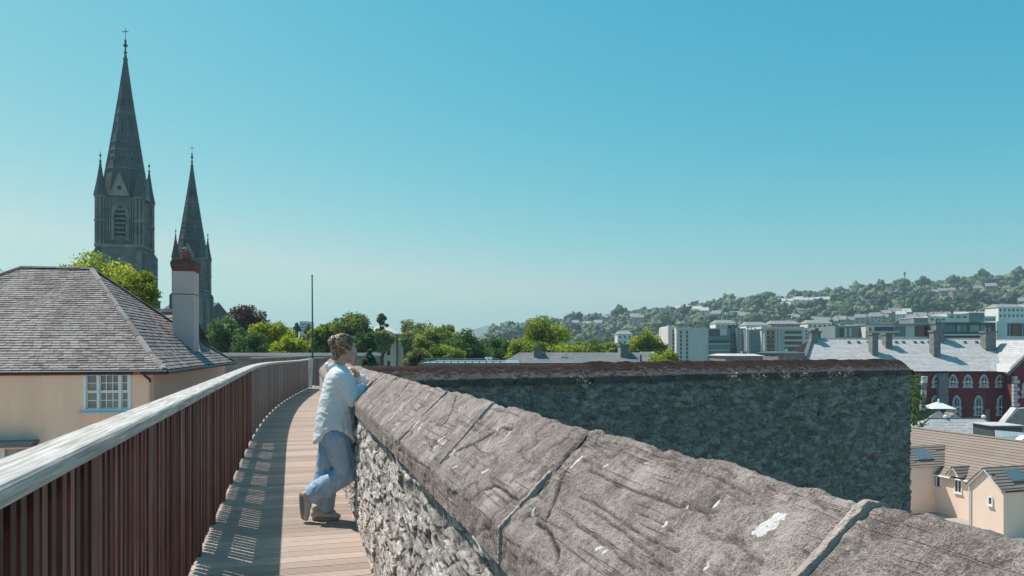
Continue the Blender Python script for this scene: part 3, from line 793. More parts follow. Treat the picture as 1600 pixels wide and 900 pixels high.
# ------------------------------------------------------------------ roofs made of separate courses
def clip(poly, x0, x1, y0, y1):
    def cl(P, f, inter):
        out = []
        for i in range(len(P)):
            a, b = P[i], P[(i + 1) % len(P)]
            fa_, fb_ = f(a), f(b)
            if fa_ >= 0: out.append(a)
            if (fa_ >= 0) != (fb_ >= 0):
                k = fa_ / (fa_ - fb_); out.append((a[0] + (b[0] - a[0]) * k, a[1] + (b[1] - a[1]) * k))
        return out
    for f in (lambda p: p[0] - x0, lambda p: x1 - p[0], lambda p: p[1] - y0, lambda p: y1 - p[1]):
        if len(poly) < 3: return []
        poly = cl(poly, f, None)
    return poly
def tiled(mb, pts, tw, ch, lift=.012, jit=.006, seed=1, kick=0):
    """cover a planar polygon with overlapping slates; pts in world space"""
    rr = random.Random(seed); pts = [Vector(p) for p in pts]
    n = (pts[1] - pts[0]).cross(pts[2] - pts[1]).normalized()
    if n.z < 0: n = -n
    tx = Vector((-n.y, n.x, 0)).normalized(); ty = n.cross(tx)
    O = pts[0]; P2 = [((p - O).dot(tx), (p - O).dot(ty)) for p in pts]
    ymin = min(p[1] for p in P2); ymax = max(p[1] for p in P2); xmin = min(p[0] for p in P2); xmax = max(p[0] for p in P2)
    mb.poly([O + tx * a + ty * b - n * .03 for a, b in P2], .3)
    y = ymin; row = 0
    while y < ymax - 1e-3:
        x = xmin - tw * (rr.random()) - (tw / 2 if row % 2 else 0)
        while x < xmax:
            ww = tw * rr.uniform(.92, 1.08)
            c = clip(P2, x + tw * .02, x + ww - tw * .02, y, y + ch)
            if len(c) >= 3:
                r = rr.random(); l = lift + rr.uniform(0, jit); sk = rr.uniform(-.5, .5) * jit
                q = []
                for (a, b) in c:
                    h = l * (1 - (b - y) / ch) + sk * ((a - x) / ww - .5)
                    q.append(O + tx * a + ty * b + n * h)
                mb.poly(q, r)
                lo = [(a, b) for a, b in c if abs(b - y) < 1e-6]
                if len(lo) == 2:
                    a0, a1 = lo[0][0], lo[1][0]
                    mb.poly([O + tx * a0 + ty * y + n * l, O + tx * a1 + ty * y + n * l, O + tx * a1 + ty * y - n * .028, O + tx * a0 + ty * y - n * .028], r * .5)
            x += ww
        y += ch; row += 1
    return n
def capline(mb, a, b, w_, h, r=.5):
    a, b = Vector(a), Vector(b); d = (b - a).normalized(); s = d.cross(Vector((0, 0, 1))).normalized() * w_; u = Vector((0, 0, h))
    mb.hexa([a - s - u * .3, a + s - u * .3, b + s - u * .3, b - s - u * .3, a - s * .5 + u, a + s * .5 + u, b + s * .5 + u, b - s * .5 + u], r)
class Fr:
    """local frame: x along a, y along depth, z up"""
    def __init__(s, o, ax): s.o = Vector(o); s.ax = Vector(ax).normalized(); s.ay = Vector((-s.ax.y, s.ax.x, 0))
    def __call__(s, x, y, z): return s.o + s.ax * x + s.ay * y + Vector((0, 0, z))

def wall_holes(mb, T, x0, x1, z0, z1, y0, y1, holes, r=.5):
    """wall between y0,y1 with rectangular openings (hx0,hx1,hz0,hz1)"""
    xs_ = sorted({x0, x1, *[h[0] for h in holes], *[h[1] for h in holes]}); zs_ = sorted({z0, z1, *[h[2] for h in holes], *[h[3] for h in holes]})
    for a, b in zip(xs_, xs_[1:]):
        run = None
        for c, d in zip(zs_, zs_[1:]):
            inside = any(h[0] <= (a + b) / 2 <= h[1] and h[2] <= (c + d) / 2 <= h[3] for h in holes)
            if inside:
                if run: mb.box(a, b, y0, y1, run[0], run[1], r, 0, T); run = None
            else: run = (run[0], d) if run else (c, d)
        if run: mb.box(a, b, y0, y1, run[0], run[1], r, 0, T)

# ------------------------------------------------------------------ beige house
HC = Vector((-9.40, 20.0, 0)); hx = Vector((.974, .225, 0)).normalized()
H = Fr(HC, hx)       # x negative to the left along the front, y depth
EZ = .93; RZ = 4.25; DEP = 13.4; WID = 10.2; GZ = -4.5
house = thing('house', H(-WID / 2, DEP / 2, GZ), 'beige rendered house with a hipped purple-grey slate roof, behind the fence', 'house')
# window position from photo: u 130..205 on front plane
def front_x(u):
    k = (u - CX) / F; # solve HC + hx*x : X = k*Y
    return (k * HC.y - HC.x) / (hx.x - k * hx.y)
wx0, wx1 = front_x(130), front_x(204.5); Yw = H(wx0, 0, 0).y
wz0, wz1 = ZV(644, Yw), ZV(579, Yw) - .03
q = MB()
lw0, lw1 = front_x(-60), front_x(48)
wall_holes(q, H, -WID + .35, -.35, GZ, EZ - .05, 0, .4, [(wx0 + .06, wx1 - .06, wz0 + .05, wz1 - .03), (lw0, lw1, -2.3, ZV(700, 19.3))])
q.build('front_wall', M['render'], house)
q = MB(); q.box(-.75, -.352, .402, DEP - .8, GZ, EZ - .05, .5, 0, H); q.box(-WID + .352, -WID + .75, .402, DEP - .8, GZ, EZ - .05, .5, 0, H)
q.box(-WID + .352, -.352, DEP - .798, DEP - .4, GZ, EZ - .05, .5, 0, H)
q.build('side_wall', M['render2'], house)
# soffit / gutter
q = MB(); q.box(-WID, 0, -.02, .34, EZ - .10, EZ - .055, .5, 0, H); q.box(-.34, 0, .342, DEP, EZ - .10, EZ - .055, .5, 0, H)
q.build('soffit', M['white'], house)
q = MB()
q.tube([H(-WID - .05, -.07, EZ - .07), H(.07, -.07, EZ - .07)], .055, 8); q.tube([H(.07, -.07, EZ - .07), H(.07, DEP + .05, EZ - .07)], .055, 8)
q.build('gutter', M['black'], house)
# roof: ridge from photo
RL, RRr = H(-5.95, 6.6, RZ), H(-3.75, 6.6, RZ)
bx_ = .9; kz = EZ + .42    # slight bell-cast at the eaves
FL_, FR_, BR_, BL_ = H(-WID, 0, EZ), H(0, 0, EZ), H(0, DEP, EZ), H(-WID, DEP, EZ)
def sub(a, b, f): return a.lerp(b, f)
def bell(a, b, f=.16): p = a.lerp(b, f); p.z = a.z + (b.z - a.z) * f - .10; return p
kFL, kFR, kBR, kBL = bell(FL_, RL), bell(FR_, RRr), bell(BR_, RRr), bell(BL_, RL)
q = MB(); sd_ = 3
for poly_ in ([FL_, FR_, kFR, kFL], [kFL, kFR, RRr, RL], [FR_, BR_, kBR, kFR], [kFR, kBR, RRr], [BL_, FL_, kFL, kBL], [kBL, kFL, RL], [BR_, BL_, kBL, kBR], [kBR, kBL, RL, RRr]):
    # planarise quads
    tiled(q, poly_, .235, .16, .014, .012, sd_); sd_ += 1
roof = q.build('roof', M['slate_house'], house)
q = MB()
for a, b in ((RL, RRr), (FR_, kFR), (kFR, RRr), (BR_, kBR), (kBR, RRr), (FL_, kFL), (kFL, RL), (BL_, kBL), (kBL, RL)):
    n = 6
    for k in range(n):
        p0 = a.lerp(b, k / n); p1 = a.lerp(b, (k + .96) / n); capline(q, p0 + Vector((0, 0, .02)), p1 + Vector((0, 0, .02)), .10, .045, rng.random())
q.build('ridge_tiles', M['slate_house'], roof)
# rear wing roof, behind the chimney
zr = ZV(487, 30.5)
q = MB(); a0, a1 = Vector((XU(226, 30.5), 30.5, zr)), Vector((XU(300, 30.5), 30.5, zr))
b0, b1 = Vector((XU(222, 27.6), 27.6, .9)), Vector((XU(318, 27.6), 27.6, .9))
tiled(q, [b0, b1, a1, a0], .33, .26, .02, .01, 60); tiled(q, [Vector((a1.x, 33.4, .9)), Vector((a0.x, 33.4, .9)), a0, a1], .33, .26, .02, .01, 61)
rw = q.build('rear_roof', M['slate_house'], house)
q = MB(); capline(q, a0, a1, .16, .12); q.build('ridge_tiles', M['slate_house'], rw)
# window: tripartite sash
win = MB(); xc = [wx0, wx0 + .07, wx0 + (wx1 - wx0) * .29, wx0 + (wx1 - wx0) * .34, wx0 + (wx1 - wx0) * .745, wx0 + (wx1 - wx0) * .795, wx1 - .07, wx1]
win.box(wx0, wx1, -.02, .05, wz1 - .07, wz1, .5, 0, H); win.box(wx0, wx1, -.02, .05, wz0, wz0 + .07, .5, 0, H)
for a, b in ((xc[0], xc[1]), (xc[2], xc[3]), (xc[4], xc[5]), (xc[6], xc[7])): win.box(a, b, -.018, .048, wz0 + .071, wz1 - .071, .5, 0, H)
wf = win.build('window', M['white'], house)
for (a, b, nc) in ((xc[1], xc[2], 1), (xc[3], xc[4], 3), (xc[5], xc[6], 1)):
    s = MB(); zm = (wz0 + wz1) / 2; zz = [wz0 + .071, zm, wz1 - .071]
    for (c, d, yy) in ((wz0 + .071, zm - .002, .045), (zm, wz1 - .071, .02)):
        s.box(a, b, yy, yy + .03, c, c + .035, .5, 0, H); s.box(a, b, yy, yy + .03, d - .035, d, .5, 0, H)
        s.box(a, a + .025, yy, yy + .03, c + .035, d - .035, .5, 0, H); s.box(b - .025, b, yy, yy + .03, c + .035, d - .035, .5, 0, H)
        for k in range(1, nc):
            xx = a + (b - a) * k / nc; s.box(xx - .011, xx + .011, yy + .004, yy + .026, c + .035, d - .035, .5, 0, H)
        s.box(a + .025, b - .025, yy + .005, yy + .024, (c + d) / 2 - .011, (c + d) / 2 + .011, .5, 0, H)
    s.build('sash', M['white'], wf)
s = MB(); s.poly([H(wx0, .06, wz0), H(wx1, .06, wz0), H(wx1, .06, wz1), H(wx0, .06, wz1)]); 
pm_ = simple('window_pane', (.30, .29, .26), (.20, .20, .19), 2.5, .12, 0, spec=.8); s.build('pane', pm_, wf)
s = MB(); s.box(wx0 - .08, wx1 + .06, -.12, .05, wz0 - .075, wz0 - .003, .5, 0, H); s.build('sill', M['whitepanel'], wf)
# string canopy and lower window strip
q = MB(); zc = ZV(692, 19.1); q.box(-WID - .1, front_x(62), -.5, -.01, zc, zc + .06, .5, 0, H); q.box(-WID - .1, front_x(60), -.45, -.01, zc - .08, zc - .002, .5, 0, H)
q.build('canopy', M['lead'], house)
zt = ZV(698, 19.1); q = MB()
for (a, b) in ((lw0, lw0 + .9), (lw0 + .9, lw1)):
    q.box(a, b, .02, .08, zt - .07, zt - .002, .5, 0, H); q.box(a, a + .07, .02, .08, zt - 1.2, zt - .07, .5, 0, H); q.box(b - .07, b, .02, .08, zt - 1.2, zt - .07, .5, 0, H)
w2 = q.build('window', M['white'], house); q = MB(); q.poly([H(lw0, .07, -2.3), H(lw1, .07, -2.3), H(lw1, .07, zt), H(lw0, .07, zt)]); q.build('pane', pm_, w2)
# alarm box, bent pipe, downpipe
ax = front_x(216); q = MB()
q.box(front_x(210.5), front_x(222), -.16, -.01, ZV(585, 19.9), ZV(578.5, 19.9) - .02, .5, 0, H); q.build('alarm_box', M['terracotta'], house)
q = MB(); px = front_x(235)
q.tube([H(front_x(224), -.09, EZ - .06), H(front_x(227), -.10, EZ - .14), H(px, -.05, EZ - .26), H(px, -.05, EZ - .34)], .032, 8); q.build('gutter_outlet', M['black'], house)
q = MB(); q.tube([H(px, -.05, EZ - .33), H(px, -.05, GZ)], .035, 8); q.build('downpipe', M['render2'], house)
# chimney
def side_pt(u, inset): # point on line parallel to side wall, inset to the left
    k = (u - CX) / F; o_ = H(-inset, 0, 0); a = H.ay
    y = (k * o_.y - o_.x) / (a.x - k * a.y); return y
cy = side_pt(303, .62); ch0 = H(-.62, cy, 0)
C = Fr(ch0, hx)
ztop = ZV(424, ch0.y)
q = MB(); q.box(-.74, .0, 0, .98, EZ - .15, ztop, .5, 0, C); ch = q.build('chimney', M['chimrender'], roof)
q = MB(); zb = ZV(459, ch0.y); q.box(-.755, .015, -.015, .995, zb - .035, zb - .005, .5, 0, C); q.build('chimney_band', M['lead'], roof)
q = MB(); z1_ = ztop
for k in range(3): e = .015 + .02 * k; q.box(-.74 - e, e, -e, .98 + e, ztop + .002 + k * .08, ztop + .08 + k * .08, .4, 0, C)
q.build('brick_band', M['brick'], roof)
q = MB(); zz = ztop + .245; q.box(-.80, .06, -.06, 1.04, zz, zz + .10, .5, 0, C); q.box(-.77, .03, -.03, 1.01, zz + .102, zz + .17, .5, 0, C); q.build('chimney_cap', simple('weathered_cap', (.10, .05, .045), (.16, .10, .09), 6), roof)
q = MB()
for yy in (.28, .74):
    p = C(-.36, yy, zz + .19); rr_ = [.13, .15, .145, .12, .135, .15, .15]; hh = [0, .05, .1, .22, .27, .28, .30]
    q.loft([[(p.x + r_ * math.cos(j * math.pi / 8), p.y + r_ * math.sin(j * math.pi / 8), p.z + h_) for j in range(16)] for r_, h_ in zip(rr_, hh)], True)
q.build('chimney_pot', M['terracotta'], roof, True)
q = MB(); p = C(-.36, .28, zz + .49)
for a in range(3): q.tube([(p.x + .07 * math.cos(a * 2.1), p.y + .07 * math.sin(a * 2.1), p.z - .02), (p.x + .07 * math.cos(a * 2.1), p.y + .07 * math.sin(a * 2.1), p.z + .12)], .008, 5)
q.cone((p.x, p.y), .12, .03, p.z + .12, p.z + .17, 12); q.build('pot_cowl', M['iron'], roof)
q = MB(); # lead flashing skirt
q.hexa([C(-.86, -.16, EZ - .1), C(.16, -.16, EZ - .12), C(.16, 1.12, EZ - .1), C(-.86, 1.12, EZ - .1), C(-.755, -.015, EZ + .75), C(.015, -.015, EZ + .26), C(.015, .995, EZ + .26), C(-.755, .995, EZ + .75)])
q.build('flashing', M['lead'], roof)

# ------------------------------------------------------------------ cathedral
def ring(c, r, z, n=8, ph=0): return [(c[0] + r * math.cos(ph + 2 * math.pi * j / n), c[1] + r * math.sin(ph + 2 * math.pi * j / n), z) for j in range(n)]
def lancet(T, x0, x1, z0, z1, n=7):
    """pointed-arch outline in local (x,z)"""
    w_ = x1 - x0; pts = [(x0, z0), (x1, z0)]; zs_ = z1 - w_ * .9
    for k in range(n): a = k / (n - 1) * math.acos(.5); pts.append((x0 + w_ * math.cos(a), zs_ + w_ * math.sin(a) * .9 / .866 * .95))
    for k in range(n - 1, -1, -1): a = k / (n - 1) * math.acos(.5); pts.append((x1 - w_ * math.cos(a), zs_ + w_ * math.sin(a) * .9 / .866 * .95)) if k < n - 1 else None
    return pts
def extr(mb, T, pts, y0, y1, r=.5, m=0):
    a = [T(x, y0, z) for x, z in pts]; b = [T(x, y1, z) for x, z in pts]; mb.loft([a, b], True, r, m)
def steeple(u, Y, vt, k, parent):
    """k = metres per unit, unit = one photo pixel of the big tower"""
    cx, cy_ = XU(u, Y), Y; cz = lambda v: ZV(v, Y)
    ray = math.atan((u - CX) / F); s = k * math.cos(ray) * 1.08      # horizontal sizes read off an oblique view
    ztip = ZV(vt, Y)
    Z = lambda px: ztip - (px - 90) * k; AN = -15 - math.degrees(ray)
    half = 33.5 * s
    T = Fr((cx, cy_, 0), (math.cos(R(AN)), math.sin(R(AN)), 0))
    # corners at +-45 deg in this frame; frame rotated so corners fall at 30+90k degrees
    tw = MB(); hh = half
    # shaft
    tw.loft([[T(-hh * f, -hh * f, z), T(hh * f, -hh * f, z), T(hh * f, hh * f, z), T(-hh * f, hh * f, z)] for f, z in ((1.34, Z(760)), (1.28, Z(560)), (1.14, Z(500)), (1.06, Z(440)), (1.0, Z(400)), (1.0, Z(386)))], True, .4)
    tw.loft([[T(-hh * f, -hh * f, z), T(hh * f, -hh * f, z), T(hh * f, hh * f, z), T(-hh * f, hh * f, z)] for f, z in ((1.06, Z(391)), (1.06, Z(386)))], True, .8)
    # stepped buttresses on the shaft
    for sx in (-1, 1):
        for sy in (-1, 1):
            for (pa, pb, e) in ((760, 560, 13), (560, 470, 9), (470, 400, 5)):
                for ax_ in (0, 1):
                    x0, x1 = sx * hh * .78, sx * (hh * 1.02); y0, y1 = sy * hh * .9, sy * (hh * 1.08 + e * s)
                    if ax_: x0, x1, y0, y1 = sx * hh * .9, sx * (hh * 1.08 + e * s), sy * hh * .78, sy * hh * 1.02
                    tw.box(min(x0, x1), max(x0, x1), min(y0, y1), max(y0, y1), Z(pa), Z(pb), rng.random(), 0, T)
                    tw.loft([[T(min(x0, x1), min(y0, y1), Z(pb)), T(max(x0, x1), min(y0, y1), Z(pb)), T(max(x0, x1), max(y0, y1), Z(pb)), T(min(x0, x1), max(y0, y1), Z(pb))],
                             [T(sx * hh * .8, sy * hh * .9, Z(pb - 12)), T(sx * hh * .99, sy * hh * .9, Z(pb - 12)), T(sx * hh * .99, sy * hh * 1.0, Z(pb - 12)), T(sx * hh * .8, sy * hh * 1.0, Z(pb - 12))]], True, .5)
    # belfry core
    hb = hh * .80
    tw.box(-hb, hb, -hb, hb, Z(386.1), Z(312), .35, 0, T)
    # corner turrets with open shafts
    for sx in (-1, 1):
        for sy in (-1, 1):
            c = T(sx * hh * .86, sy * hh * .86, 0); r_ = 8.4 * s
            tw.loft([ring(c, r_ * .62, Z(390), 8), ring(c, r_ * .62, Z(312), 8)], True, .3)
            for a in range(8):
                p = (c.x + r_ * .86 * math.cos(a * math.pi / 4 + .4), c.y + r_ * .86 * math.sin(a * math.pi / 4 + .4)); tw.cone(p, 1.1 * s, 1.0 * s, Z(390), Z(314), 6, 0, .9)
            for zb in (390, 352, 316): tw.loft([ring(c, r_ * 1.05, Z(zb), 8), ring(c, r_ * 1.12, Z(zb - 2), 8), ring(c, r_ * 1.05, Z(zb - 4), 8)], True, .8)
    # side arcades
    for side in range(4):
        A = Fr((cx, cy_, 0), (math.cos(R(AN + 90 * side)), math.sin(R(AN + 90 * side)), 0))
        for xx in (-.56, -.44, .44, .56): tw.box(hh * xx - .7 * s, hh * xx + .7 * s, -hb - 3.2 * s, -hb, Z(386), Z(316), .9, 0, A)
        # arch surround
        for (x0, x1, z1, d) in ((-13, 13, 318, 3.0), (-11, 11, 322, 4.2)):
            out = lancet(None, x0 * s, x1 * s, Z(380), Z(z1)); inn = lancet(None, (x0 + 2.2) * s, (x1 - 2.2) * s, Z(380), Z(z1 + 3))
            for i in range(1, len(out)):
                j = (i + 1) % len(out)
                if j == 0 : pass
                a, b, c2, d2 = out[i], out[j], inn[j], inn[i]
                tw.loft([[A(p[0], -hb - d * s, p[1]) for p in (a, b, c2, d2)], [A(p[0], -hb + .1, p[1]) for p in (a, b, c2, d2)]], True, 1.0)
    t_ = tw.build('tower', M['church'], parent)
    for side in (0, 1, 2, 3):
        A = Fr((cx, cy_, 0), (math.cos(R(AN + 90 * side)), math.sin(R(AN + 90 * side)), 0))
        wq = MB(); extr(wq, A, lancet(None, -8 * s, 8 * s, Z(372), Z(328)), -hb - .9 * s, -hb + .05, .2)
        for kk in range(6): z_ = Z(368 - kk * 7); wq.box(-7.6 * s, 7.6 * s, -hb - 2.2 * s, -hb - .95 * s, z_, z_ + 2.0 * s, .6, 1, A)
        wq.build('louvre_window', [M['black'], M['church_pale']], t_)
    # spire
    sp = MB(); n = 8; ph = R(AN) + R(22.5)
    lv = [(312, 33.0), (275, 27.9), (240, 22.4), (200, 16.6), (150, 9.3), (100, 2.9), (90, 1.7)]
    sp.loft([ring((cx, cy_), r_ * s / math.cos(R(22.5)) * .98, Z(p), 8, ph) for p, r_ in lv], True, .4)
    for p, r_ in ((268, 26.9), (239, 22.3), (226, 20.4), (180, 13.7)):
        sp.loft([ring((cx, cy_), (r_ + .5) * s / math.cos(R(22.5)), Z(p), 8, ph), ring((cx, cy_), (r_ + .25) * s / math.cos(R(22.5)), Z(p - 1.6), 8, ph)], True, 1.5)
    for a in range(8):       # ribs on the arrises
        an = ph + a * math.pi / 4
        sp.tube([(cx + r_ * s / math.cos(R(22.5)) * math.cos(an), cy_ + r_ * s / math.cos(R(22.5)) * math.sin(an), Z(p)) for p, r_ in lv], .55 * s, 5, 1.1)
    spire = sp.build('spire', M['church_slate'], t_)
    # slit openings
    for a in range(8):
        an = R(AN) + a * math.pi / 4
        A = Fr((cx, cy_, 0), (-math.sin(an), math.cos(an), 0))
        for p0, p1, hw, rr_ in ((212, 192, .8, None), (254, 249, 1.0, None), (168, 156, .6, None)):
            r0 = np.interp(-p0, [-l[0] for l in lv], [l[1] for l in lv]); r1 = np.interp(-p1, [-l[0] for l in lv], [l[1] for l in lv])
            for dx in ((0,) if p0 != 254 else (-3, 3)):
                sl = MB(); sl.loft([[A((dx - hw) * s, -(r0 + .1) * s, Z(p0)), A((dx + hw) * s, -(r0 + .1) * s, Z(p0)), A((dx + hw) * s, -(r1 + .1) * s, Z(p1)), A((dx - hw) * s, -(r1 + .1) * s, Z(p1))],
                         [A((dx - hw) * s, -(r0 - 2) * s, Z(p0)), A((dx + hw) * s, -(r0 - 2) * s, Z(p0)), A((dx + hw) * s, -(r1 - 2) * s, Z(p1)), A((dx - hw) * s, -(r1 - 2) * s, Z(p1))]], True); sl.build('spire_opening', M['black'], t_)
    # gablets over each belfry window with oculus
    for side in range(4):
        A = Fr((cx, cy_, 0), (math.cos(R(AN + 90 * side)), math.sin(R(AN + 90 * side)), 0))
        gq = MB(); pts = [(-14 * s, Z(312)), (14 * s, Z(312)), (0, Z(279))]
        a = [A(x, -hh * .98, z) for x, z in pts]; b = [A(x * .9, -hh * .3, z) for x, z in pts]; gq.loft([a, b], True, .6)
        # edge mouldings
        for (p0, p1) in ((pts[0], pts[2]), (pts[1], pts[2])):
            gq.tube([A(p0[0], -hh * 1.0, p0[1]), A(p1[0], -hh * 1.0, p1[1] + 1.5 * s)], 1.1 * s, 6, 1.0)
        gq.build('gablet', M['church_pale'], t_)
        oc = MB(); oc.loft([[A(3.4 * s * math.cos(j * math.pi / 8), y_, Z(300) + 3.4 * s * math.sin(j * math.pi / 8)) for j in range(16)] for y_ in (-hh * .985, -hh * .9)], True)
        oc.build('oculus', M['black'], t_)
    for sx in (-1, 1):
        for sy in (-1, 1):
            c = T(sx * hh * .86, sy * hh * .86, 0); pq = MB(); r_ = 9.6 * s
            pq.loft([ring(c, r_ * 1.08, Z(312), 8), ring(c, r_ * 1.0, Z(309), 8), ring(c, r_ * .62, Z(292), 8), ring(c, r_ * .28, Z(272), 8), ring(c, r_ * .10, Z(260), 8)], True, .4)
            pq.loft([ring(c, rr_ * s, Z(pz_), 6) for rr_, pz_ in ((.7, 262), (2.2, 260), (.7, 258), (.5, 254), (1.8, 252), (1.8, 250.5), (.4, 249), (.3, 245))], True, .3)
            pq.build('pinnacle', M['church_slate'], t_)
    fq = MB(); c = (cx, cy_)
    fq.loft([ring(c, r_ * s, Z(p), 8) for r_, p in ((3.6, 94), (3.9, 92), (2.4, 90), (1.6, 84), (3.2, 82), (1.3, 80), (1.2, 74), (3.8, 71.5), (3.0, 69.5), (1.2, 68), (1.9, 65), (1.6, 63), (.4, 61))], True, .3)
    fq.build('finial', M['church_slate'], t_)
    cr = MB(); cr.tube([(cx, cy_, Z(62)), (cx, cy_, Z(44))], .45 * s, 6)
    A = Fr((cx, cy_, 0), (1, 0, 0)); cr.box(-5 * s, 5 * s, -.4 * s, .4 * s, Z(50), Z(49), .5, 0, A)
    cr.build('cross', M['iron'], t_)
    return t_
cath = thing('cathedral', (XU(230, 155), 155, -5), 'grey stone gothic cathedral with two pinnacled spires, beyond the slate roof', 'church')
steeple(196, 150, 90, 150 / F, cath)
steeple(300, 160, 258, 160 / F * .66, cath)
q = MB(); Yn = 168
q.loft([[PX(236, 560, Yn), PX(300, 560, Yn), PX(300, 560, Yn + 22), PX(236, 560, Yn + 22)], [PX(236, 500, Yn), PX(300, 500, Yn), PX(300, 500, Yn + 22) , PX(236, 500, Yn + 22)]], True)
q.build('nave', M['church'], cath)
q = MB(); z0_, z1_ = ZV(500, Yn), ZV(468, Yn)
q.loft([[(XU(234, Yn), Yn - .5, z0_), (XU(234, Yn), Yn + 22, z0_), (XU(234, Yn), Yn + 11, z1_)], [(XU(312, Yn), Yn - .5, z0_), (XU(312, Yn), Yn + 22, z0_), (XU(312, Yn), Yn + 11, z1_)]], True)
q.build('nave_roof', M['church_slate'], cath)
# ------------------------------------------------------------------ trees
LM = {
 'lime': leaf_mat('lime_green_leaves', (.06, .10, .015), (.44, .46, .09), .55),
 'yellow': leaf_mat('yellow_green_leaves', (.06, .10, .02), (.44, .47, .09), .55),
 'green': leaf_mat('mid_green_leaves', (.045, .08, .022), (.32, .38, .11), .5),
 'dark': leaf_mat('dark_green_leaves', (.022, .05, .028), (.16, .25, .10), .4),
 'grey': leaf_mat('grey_green_leaves', (.035, .065, .03), (.26, .31, .15), .45),
 'olive': leaf_mat('olive_tan_leaves', (.06, .07, .03), (.32, .31, .16), .4),
 'weed': leaf_mat('pale_weed_leaves', (.10, .09, .08), (.45, .42, .38), .1),
 'copper': leaf_mat('copper_beech_leaves', (.05, .03, .03), (.17, .10, .09), .3),
 'fir': leaf_mat('blue_green_needles', (.04, .08, .06), (.17, .25, .18), .3),
 'hill': leaf_mat('hillside_leaves', (.020, .042, .024), (.12, .16, .065), .15),
 'hill2': leaf_mat('pale_hillside_leaves', (.045, .07, .03), (.22, .25, .10), .15),
 'hill3': leaf_mat('dark_hillside_leaves', (.008, .02, .018), (.04, .06, .04), .1),
}
def leaves(P, Nn, size, r, seed=0):
    g_ = np.random.default_rng(seed); n = len(P)
    a = g_.normal(size=(n, 3)) + Nn * .8; a /= np.linalg.norm(a, axis=1)[:, None]
    t = np.cross(a, g_.normal(size=(n, 3))); t /= np.linalg.norm(t, axis=1)[:, None]; b = np.cross(a, t)
    s = size * g_.uniform(.6, 1.3, (n, 1))
    V = np.stack([P - t * s, P - b * s * .55, P + t * s, P + b * s * .55], 1).reshape(-1, 3)
    return V, np.arange(n * 4).reshape(-1, 4), r
def tree(name, loc, hgt, rad, mat, label, cat='tree', group='trees', trunk=.3, nl=5200, leaf=.2, seed=1, clumps=34, shape='round', dens=1.0, flat=1.0):
    g_ = np.random.default_rng(seed); rr = random.Random(seed)
    root = thing(name, loc, label, cat, group); lx, ly, lz = loc
    th = hgt * trunk
    # trunk and limbs
    q = MB(); tr = max(.07, hgt * .028)
    cen = []; crad = []
    for k in range(clumps):
        if shape == 'round':
            d = g_.normal(size=3); d /= np.linalg.norm(d); d[2] = d[2] * .9 + .12
            f = g_.uniform(.45, .78) if k > 4 else .2
            c = np.array([d[0] * rad * f, d[1] * rad * f, th + (hgt - th) * .5 + d[2] * (hgt - th) * .5 * f * flat]); cr_ = rad * g_.uniform(.22, .36)
        elif shape == 'cone':
            h = g_.uniform(0, 1) ** 1.2; a = g_.uniform(0, 2 * math.pi); ro = rad * (1 - h) * .8
            c = np.array([math.cos(a) * ro, math.sin(a) * ro, th + (hgt - th) * h * .95]); cr_ = rad * (.30 * (1 - h) + .10)
        elif shape == 'pine':
            h = g_.uniform(0.35, 1); a = g_.uniform(0, 2 * math.pi); ro = rad * g_.uniform(.1, .85) * (1.2 - h * .6)
            c = np.array([math.cos(a) * ro, math.sin(a) * ro, hgt * (.45 + .5 * h)]); cr_ = rad * g_.uniform(.16, .3)
        cen.append(c); crad.append(cr_)
    top = hgt * (.55 if shape == 'round' else .95)
    lean = rr.uniform(-.03, .03) * hgt
    q.tube([(lx, ly, lz - .3), (lx + lean * .3, ly, lz + th * .6), (lx + lean * .6, ly + lean * .3, lz + th), (lx + lean, ly, lz + top)], [tr * 1.35, tr, tr * .85, tr * .25], 8)
    for k in range(min(9, clumps)):
        c = cen[(k * 3) % clumps]; s_ = th * rr.uniform(.8, 1.1)
        q.tube([(lx + lean * .5, ly, lz + s_), (lx + c[0] * .4, ly + c[1] * .4, lz + s_ + (c[2] - s_) * .55), (lx + c[0] * .9, ly + c[1] * .9, lz + c[2])], [tr * .5, tr * .3, tr * .08], 6)
    q.build('trunk', M['bark'], root)
    W_ = np.array(crad) ** 2; W_ /= W_.sum(); ids = g_.choice(clumps, nl, p=W_)
    d = g_.normal(size=(nl, 3)); d /= np.linalg.norm(d, axis=1)[:, None]
    rad_ = g_.uniform(0, 1, nl) ** .35 * (1.08 + .25 * g_.normal(size=nl) * .4)
    cc = np.array(cen)[ids]; cr2 = np.array(crad)[ids]
    P = cc + d * (cr2 * rad_)[:, None] * np.array([1, 1, .8]); P[:, 2] = np.maximum(P[:, 2], th * .45)
    P += np.array([lx, ly, lz]); cl = g_.uniform(0, 1, clumps)[ids]
    r = np.clip(.6 * cl + .4 * g_.uniform(0, 1, nl), 0, 1)
    V, Fq, r = leaves(P, d, leaf, r, seed)
    np_mesh('crown', V, Fq, LM[mat], root, fattr={'rnd': r})
    return root
def tpx(name, u, vt, wpx, Y, mat, label, vb=None, **kw):
    """tree by its photo outline: centre column, top row, width"""
    x = XU(u, Y); zt = ZV(vt, Y); gz_ = hz1(x, Y) if Y > 55 else kw.pop('gz', -4.6)
    kw.pop('gz', None)
    rad = wpx / 2 / F * Y; h = zt - gz_
    kw.setdefault('leaf', max(.07, Y * .0019))
    kw.setdefault('trunk', max(.12, 1 - 2.2 * rad / h) if h > 2.4 * rad else .15)
    return tree(name, (x, Y, gz_), h, rad, mat, label, **kw)
sd_ = 100
